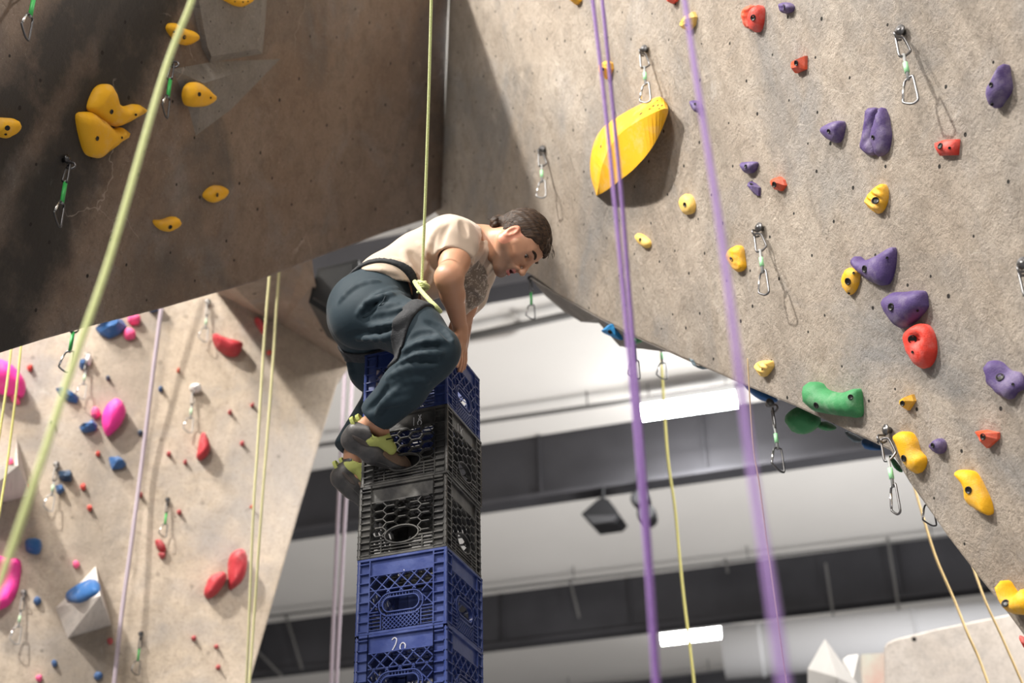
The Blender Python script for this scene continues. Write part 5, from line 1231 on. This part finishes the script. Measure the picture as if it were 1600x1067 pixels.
S2.cone(shL, U(736, 462, 5.56), .068, .060, .03); S2.cone(U(736, 462, 5.56), U(722, 490, 5.50), .058, .046, .03)   # far sleeve
S2.cone(U(753, 384, 5.44), U(766, 378, 5.43), .066, .058, .02)      # collar
S2.cone(U(765, 412, 5.40), U(757, 432, 5.42), .030, .034, .03)      # hanging neckline front
S2.cone(U(548, 440, 5.27), U(590, 425, 5.25), .018, .045, .02)       # tail over the belt
def surf2(pxs, z0, inset):
    out = []
    for x, y in pxs:
        r = ray(x, y); tt = np.linspace(z0-.3, z0+.5, 260); P = CAM+np.outer(tt, r)
        ii = [np.clip(np.searchsorted(a, P[:, k]), 0, len(a)-1) for k, a in enumerate((S2.x, S2.y, S2.z))]
        dv = S2.d[ii[0], ii[1], ii[2]]; h = np.where(dv < 0)[0]
        out.append(P[h[0]]+r*inset if len(h) else None)
    return [p for p in out if p is not None]
for pl_, sg in [([(654, 380), (668, 400), (676, 430)], 1), ([(690, 352), (676, 372), (664, 400)], 1), ([(700, 350), (690, 366), (686, 385)], -1), ([(640, 392), (652, 410), (656, 428)], -1), ([(630, 392), (634, 410), (640, 420)], 1),
   ([(742, 342), (756, 362), (752, 388), (738, 410)], -1), ([(750, 340), (763, 362), (760, 392), (742, 420)], 1), ([(722, 345), (726, 356), (728, 366)], -1), ([(730, 440), (745, 452), (748, 462)], 1), ([(722, 470), (735, 464), (746, 470)], -1), ([(716, 480), (730, 470), (744, 480)], 1),
   ([(728, 450), (732, 470), (726, 492)], -1), ([(565, 428), (580, 424), (600, 424)], 1), ([(575, 436), (600, 432), (625, 436)], -1), ([(615, 405), (640, 420), (655, 440)], 1), ([(680, 402), (672, 430), (664, 452)], -1), ([(772, 400), (766, 418), (752, 436)], 1), ([(758, 400), (748, 418), (734, 430)], -1)]:
    p = surf2(pl_, 5.1, .005 if sg > 0 else -.005)
    if len(p) > 1:
        p = catmull(p, 3, False); n_ = len(p); S2.chain(p, [(.008 if sg > 0 else .010)*math.sin(math.pi*(i+.6)/(n_+.4))+.003 for i in range(n_)], .014, 'u' if sg > 0 else 's')
Sd = S2.d.copy()
# openings: near sleeve round the arm, far sleeve, neck, hem
axr = nrm(elR-shR); axl = nrm(elL-shL)
cutend(S2, U(704, 401, 5.20), nrm(nrm(U(700, 425, 5.12)-U(712, 372, 5.26))), r=.085)
S2.cone(U(706, 398, 5.235), U(700, 428, 5.13), .046, .056, .004, 's')
cutend(S2, U(722, 498, 5.49), axl, r=.08); S2.cone(U(728, 480, 5.51), U(716, 515, 5.46), .040, .046, .004, 's')
na = nrm(hp(-.02, -.02)-neck); S2.cone(U(775, 380, 5.43), U(790, 379, 5.42), .052, .060, .004, 's')
S2.cone(U(776, 398, 5.40), U(786, 404, 5.39), .032, .04, .004, 's')
hn = nrm(Dv*.93-Rv*.30)
Xh, Yh, Zh = np.meshgrid(S2.x, S2.y, S2.z, indexing='ij'); hb = U(605, 432, 5.2)
hq = (Xh-hb[0])*hn[0]+(Yh-hb[1])*hn[1]+(Zh-hb[2])*hn[2]; hx_ = (Xh-hb[0])*Rv[0]+(Yh-hb[1])*Rv[1]+(Zh-hb[2])*Rv[2]
hm_ = hx_ < .12
S2.d[hm_] = np.maximum(S2.d[hm_], (hq-.004*np.sin(hx_*60))[hm_])
V, F = S2.mesh()
P2 = V
# chest print: faded smudgy graphic sitting on the chest cloth
pc = U(742, 446, 5.36); pxv = V-pc
from mathutils import noise as mn_
nearp = (np.abs(pxv@Rv) < .08) & (np.abs(pxv@Dv) < .13); pn_ = np.zeros(len(V))
pn_[nearp] = [mn_.fractal(Vector(v)*Vector((38, 38, 16)) if 0 else Vector((v[0]*60, v[1]*60, v[2]*26)), .7, 2.0, 3) for v in V[nearp]]
ra = np.sqrt(((pxv@Rv)/.050)**2+((pxv@Dv)/.095)**2+((pxv@Fv)/.11)**2)
pm = sm(1.05-ra+pn_*.10, 0, .10)
shirt_c = np.array([.52, .415, .325]); sc_ = np.tile(shirt_c, (len(V), 1))
ink = np.where((np.abs(pn_) < .07)[:, None], np.array([.50, .44, .38]), np.array([.15, .12, .095]))
sc_ = sc_*(1-.85*pm[:, None])+ink*.85*pm[:, None]
M_SH = tintmat('beige cotton', .85, 0, .2, 600, .25)
shirt = fastmesh('t_shirt', V, F, M_SH, person, sc_, 1)
# orange lining glimpsed in the near sleeve is the arm lit through the cloth: skin only

# --- harness bands cut from the clothing surfaces
def band(src, d0, c, ax, half, thick, name, mt, parent, lo=.001, rad=.3, extra=None):
    X, Y, Z = np.meshgrid(src.x, src.y, src.z, indexing='ij'); q = (X-c[0])*ax[0]+(Y-c[1])*ax[1]+(Z-c[2])*ax[2]
    G = Fld(src.x, src.y, src.z); rr_ = np.sqrt((X-c[0])**2+(Y-c[1])**2+(Z-c[2])**2)
    G.d = np.maximum(np.maximum(d0-thick, lo-d0-.006), np.maximum(np.abs(q)-half, rr_-rad)).astype(np.float32)
    V, F = G.mesh(); return fastmesh(name, V, F, mt, parent, None, 2) if len(F) else None
M_HAR = mat('charcoal harness webbing', (.018, .020, .024), .8, bump=.5, bscale=260, vcol=(.034, .037, .042), vscale=60)
bx = nrm(U(600, 400, 5.27)-U(572, 403, 5.27)); 
cuni = Fld(S2.x, S2.y, S2.z); cuni.d = Sd
har = empty('harness', waist); har.parent = person; har.location = Vector(waist)-person.location; har['_o'] = tuple(waist)
S2.d = Sd; b3 = [(surf2([q], 5.1, 0) or [U(*q, 5.18)])[0] for q in ((588, 408), (628, 418), (648, 452))]; bc = b3[1]; ba = nrm(np.cross(b3[1]-b3[0], b3[2]-b3[0]))
band(S2, Sd, bc, ba, .009, .008, 'waist_belt', M_HAR, har)
band(T, Td, U(652, 520, 4.99), nrm(nrm(kneeR-hipR)*.8+Rv*.35-Dv*.05), .030, .009, 'leg_loop', M_HAR, har, rad=.17)
band(T, Td, U(566, 542, 5.40), nrm(nrm(kneeL-hipL)*.8+Dv*.5), .022, .008, 'leg_loop', M_HAR, har, rad=.17)
# tie-in loop, knot and climbing line
rope([(676, -60, 5.0), (674, 0, 5.02), (670, 150, 5.06), (665, 300, 5.10), (661, 400, 5.13), (659, 440, 5.13)], 'g', .0052, 'pale green rope running straight up from the climber\'s waist knot')
kn = U(661, 448, 5.12); pts = [kn+Rv*.016*math.cos(a*2)*(1+.3*math.cos(a*3))+Dv*.020*math.sin(a*1.0)*1.0+Fv*.012*math.sin(a*3) for a in np.linspace(0, 2*math.pi*1.0, 30)]
kt = MB().tube(pts, .0062, 8, True).build('tie_in_knot', RM['g'], person, True)
pts = [kn+Rv*.010*math.sin(a*3)+Dv*(.022*(a/6.28)-.018)+Fv*.010*math.cos(a*3) for a in np.linspace(0, 6.28, 30)]
MB().tube(pts, .0056, 8).build('knot_coil', RM['g'], kt, True)
MB().tube(catmull([U(648, 440, 5.14), U(652, 447, 5.11), U(660, 457, 5.07), U(672, 470, 5.02), U(682, 480, 5.0), U(688, 487, 5.02)], 6, False), .0085, 10).build('belay_loop', RM['g'], har, True)

# --- shoes
M_RUB = mat('grey black shoe rubber', (.035, .035, .037), .48, bump=.2, bscale=90, vcol=(.075, .07, .068), vscale=20)
M_BRN = mat('worn brown suede', (.16, .105, .07), .8, bump=.3, bscale=200)
M_LIM = mat('olive lime shoe lining', (.42, .46, .13), .7, bump=.3, bscale=300)
def shoe(heel, mid, toe, ank, opening, zs, tab, label):
    sh = empty('climbing_shoe', heel); sh.parent = person; sh.location = Vector(heel)-person.location; sh['_o'] = tuple(heel)
    pts = [heel, mid, toe, ank]; G = Fld(*[np.arange(np.min(pts, 0)[i]-.09, np.max(pts, 0)[i]+.09, .0032) for i in range(3)])
    ax = nrm(toe-heel); upv = nrm(ank-(heel+mid)/2); upv = nrm(upv-ax*(upv@ax)); sdv = np.cross(ax, upv); A3 = (ax, upv, sdv)
    G.ell(heel+ax*.012-upv*.004, A3, (.046, .042, .035), .02); G.cone(heel+ax*.02, mid, .035, .036, .03); G.cone(mid-upv*.004, toe-ax*.05, .037, .033, .03)
    G.ell(toe-ax*.035, A3, (.045, .021, .036), .03); G.cone(heel+upv*.03, ank-ax*.005, .034, .035, .02)
    fld = G.d.copy()
    G.cone(ank-upv*.01, ank+upv*.09, .033, .037, .004, 's'); cc = ank+upv*.004
    X, Y, Z = np.meshgrid(G.x, G.y, G.z, indexing='ij'); q = (X-cc[0])*upv[0]+(Y-cc[1])*upv[1]+(Z-cc[2])*upv[2]
    qa = (X-cc[0])*ax[0]+(Y-cc[1])*ax[1]+(Z-cc[2])*ax[2]
    G.d = np.maximum(G.d, (q-.012+qa*.15).astype(np.float32)); V, F = G.mesh(); fastmesh('rubber_shell', V, F, M_RUB, sh, None, 1)
    # suede side panel and lime tongue as thin skins on the same form
    def skin_(c, r, name, mt, th):
        g = Fld(G.x, G.y, G.z); rr_ = np.sqrt((((X-c[0])*ax[0]+(Y-c[1])*ax[1]+(Z-c[2])*ax[2])/r[0])**2+(((X-c[0])*upv[0]+(Y-c[1])*upv[1]+(Z-c[2])*upv[2])/r[1])**2+(((X-c[0])*sdv[0]+(Y-c[1])*sdv[1]+(Z-c[2])*sdv[2])/r[2])**2)
        g.d = np.maximum(np.maximum(fld-th, -fld-.003), (rr_-1)*min(r)).astype(np.float32); V, F = g.mesh()
        if len(F): fastmesh(name, V, F, mt, sh, None, 1)
    skin_(toe-ax*.085+upv*.025, (.075, .016, .05), 'suede_panel', M_BRN, .0035)
    skin_(heel+ax*.034+upv*.016-Fv*.03, (.040, .010, .03), 'heel_panel', mat('dark suede', (.06, .05, .045), .8), .002)
    skin_((heel+toe)/2-upv*.006, (.125, .0035, .06), 'rand_strip', mat('lighter shoe rubber', (.085, .083, .08), .55), .0018)
    g = Fld(G.x, G.y, G.z); g.cone(ank+ax*.020, ank+ax*.075-upv*.020, .036, .024, .01); g.cone(ank-upv*.02, ank+upv*.0, .037, .036, .01)
    g.cone(ank-upv*.02, ank+upv*.09, .032, .034, .004, 's'); g.d = np.maximum(g.d, (q-.020-qa*.1).astype(np.float32)); V, F = g.mesh(); fastmesh('lining', V, F, M_LIM, sh, None, 1)
    for k, tb in enumerate(tab):
        mb = MB(); c = tb; w2 = cv3(.85, -.5, .25)*.8; n_ = 9; vs = []
        for i in range(n_):
            a = math.pi*(i/(n_-1)); p = c+cv3(-.5, -.85, 0)*(.026*math.sin(a)-.004)+cv3(.35, -.2, -.8)*.010*math.cos(a)
            vs += [p-w2*.008, p+w2*.008, p+w2*.008+cv3(.6, .4, .2)*.0022, p-w2*.008+cv3(.6, .4, .2)*.0022]
        fs = [[4*i+a, 4*i+(a+1) % 4, 4*i+4+(a+1) % 4, 4*i+4+a] for i in range(n_-1) for a in range(4)]+[[0, 1, 2, 3], [4*n_-4, 4*n_-3, 4*n_-2, 4*n_-1][::-1]]
        mesh('pull_tab', vs, fs, M_LIM, sh, False)
    MB().tube(catmull([ank+ax*.045+upv*.006-Fv*.030, ank+ax*.062+upv*.022-Fv*.02, ank+ax*.07+upv*.008], 6, False), .0022, 6).build('closure_cord', M_BLK, sh, True)
    return sh
shoe(U(549, 684, 4.98), U(582, 706, 4.99), U(640, 736, 5.045), U(586, 678, 4.97), None, 0, [U(553, 660, 4.96), U(562, 656, 4.98)], '')
shoe(U(532, 742, 5.44), U(552, 762, 5.44), U(590, 800, 5.45), U(552, 724, 5.45), None, 0, [U(526, 728, 5.43), U(536, 723, 5.44)], '')
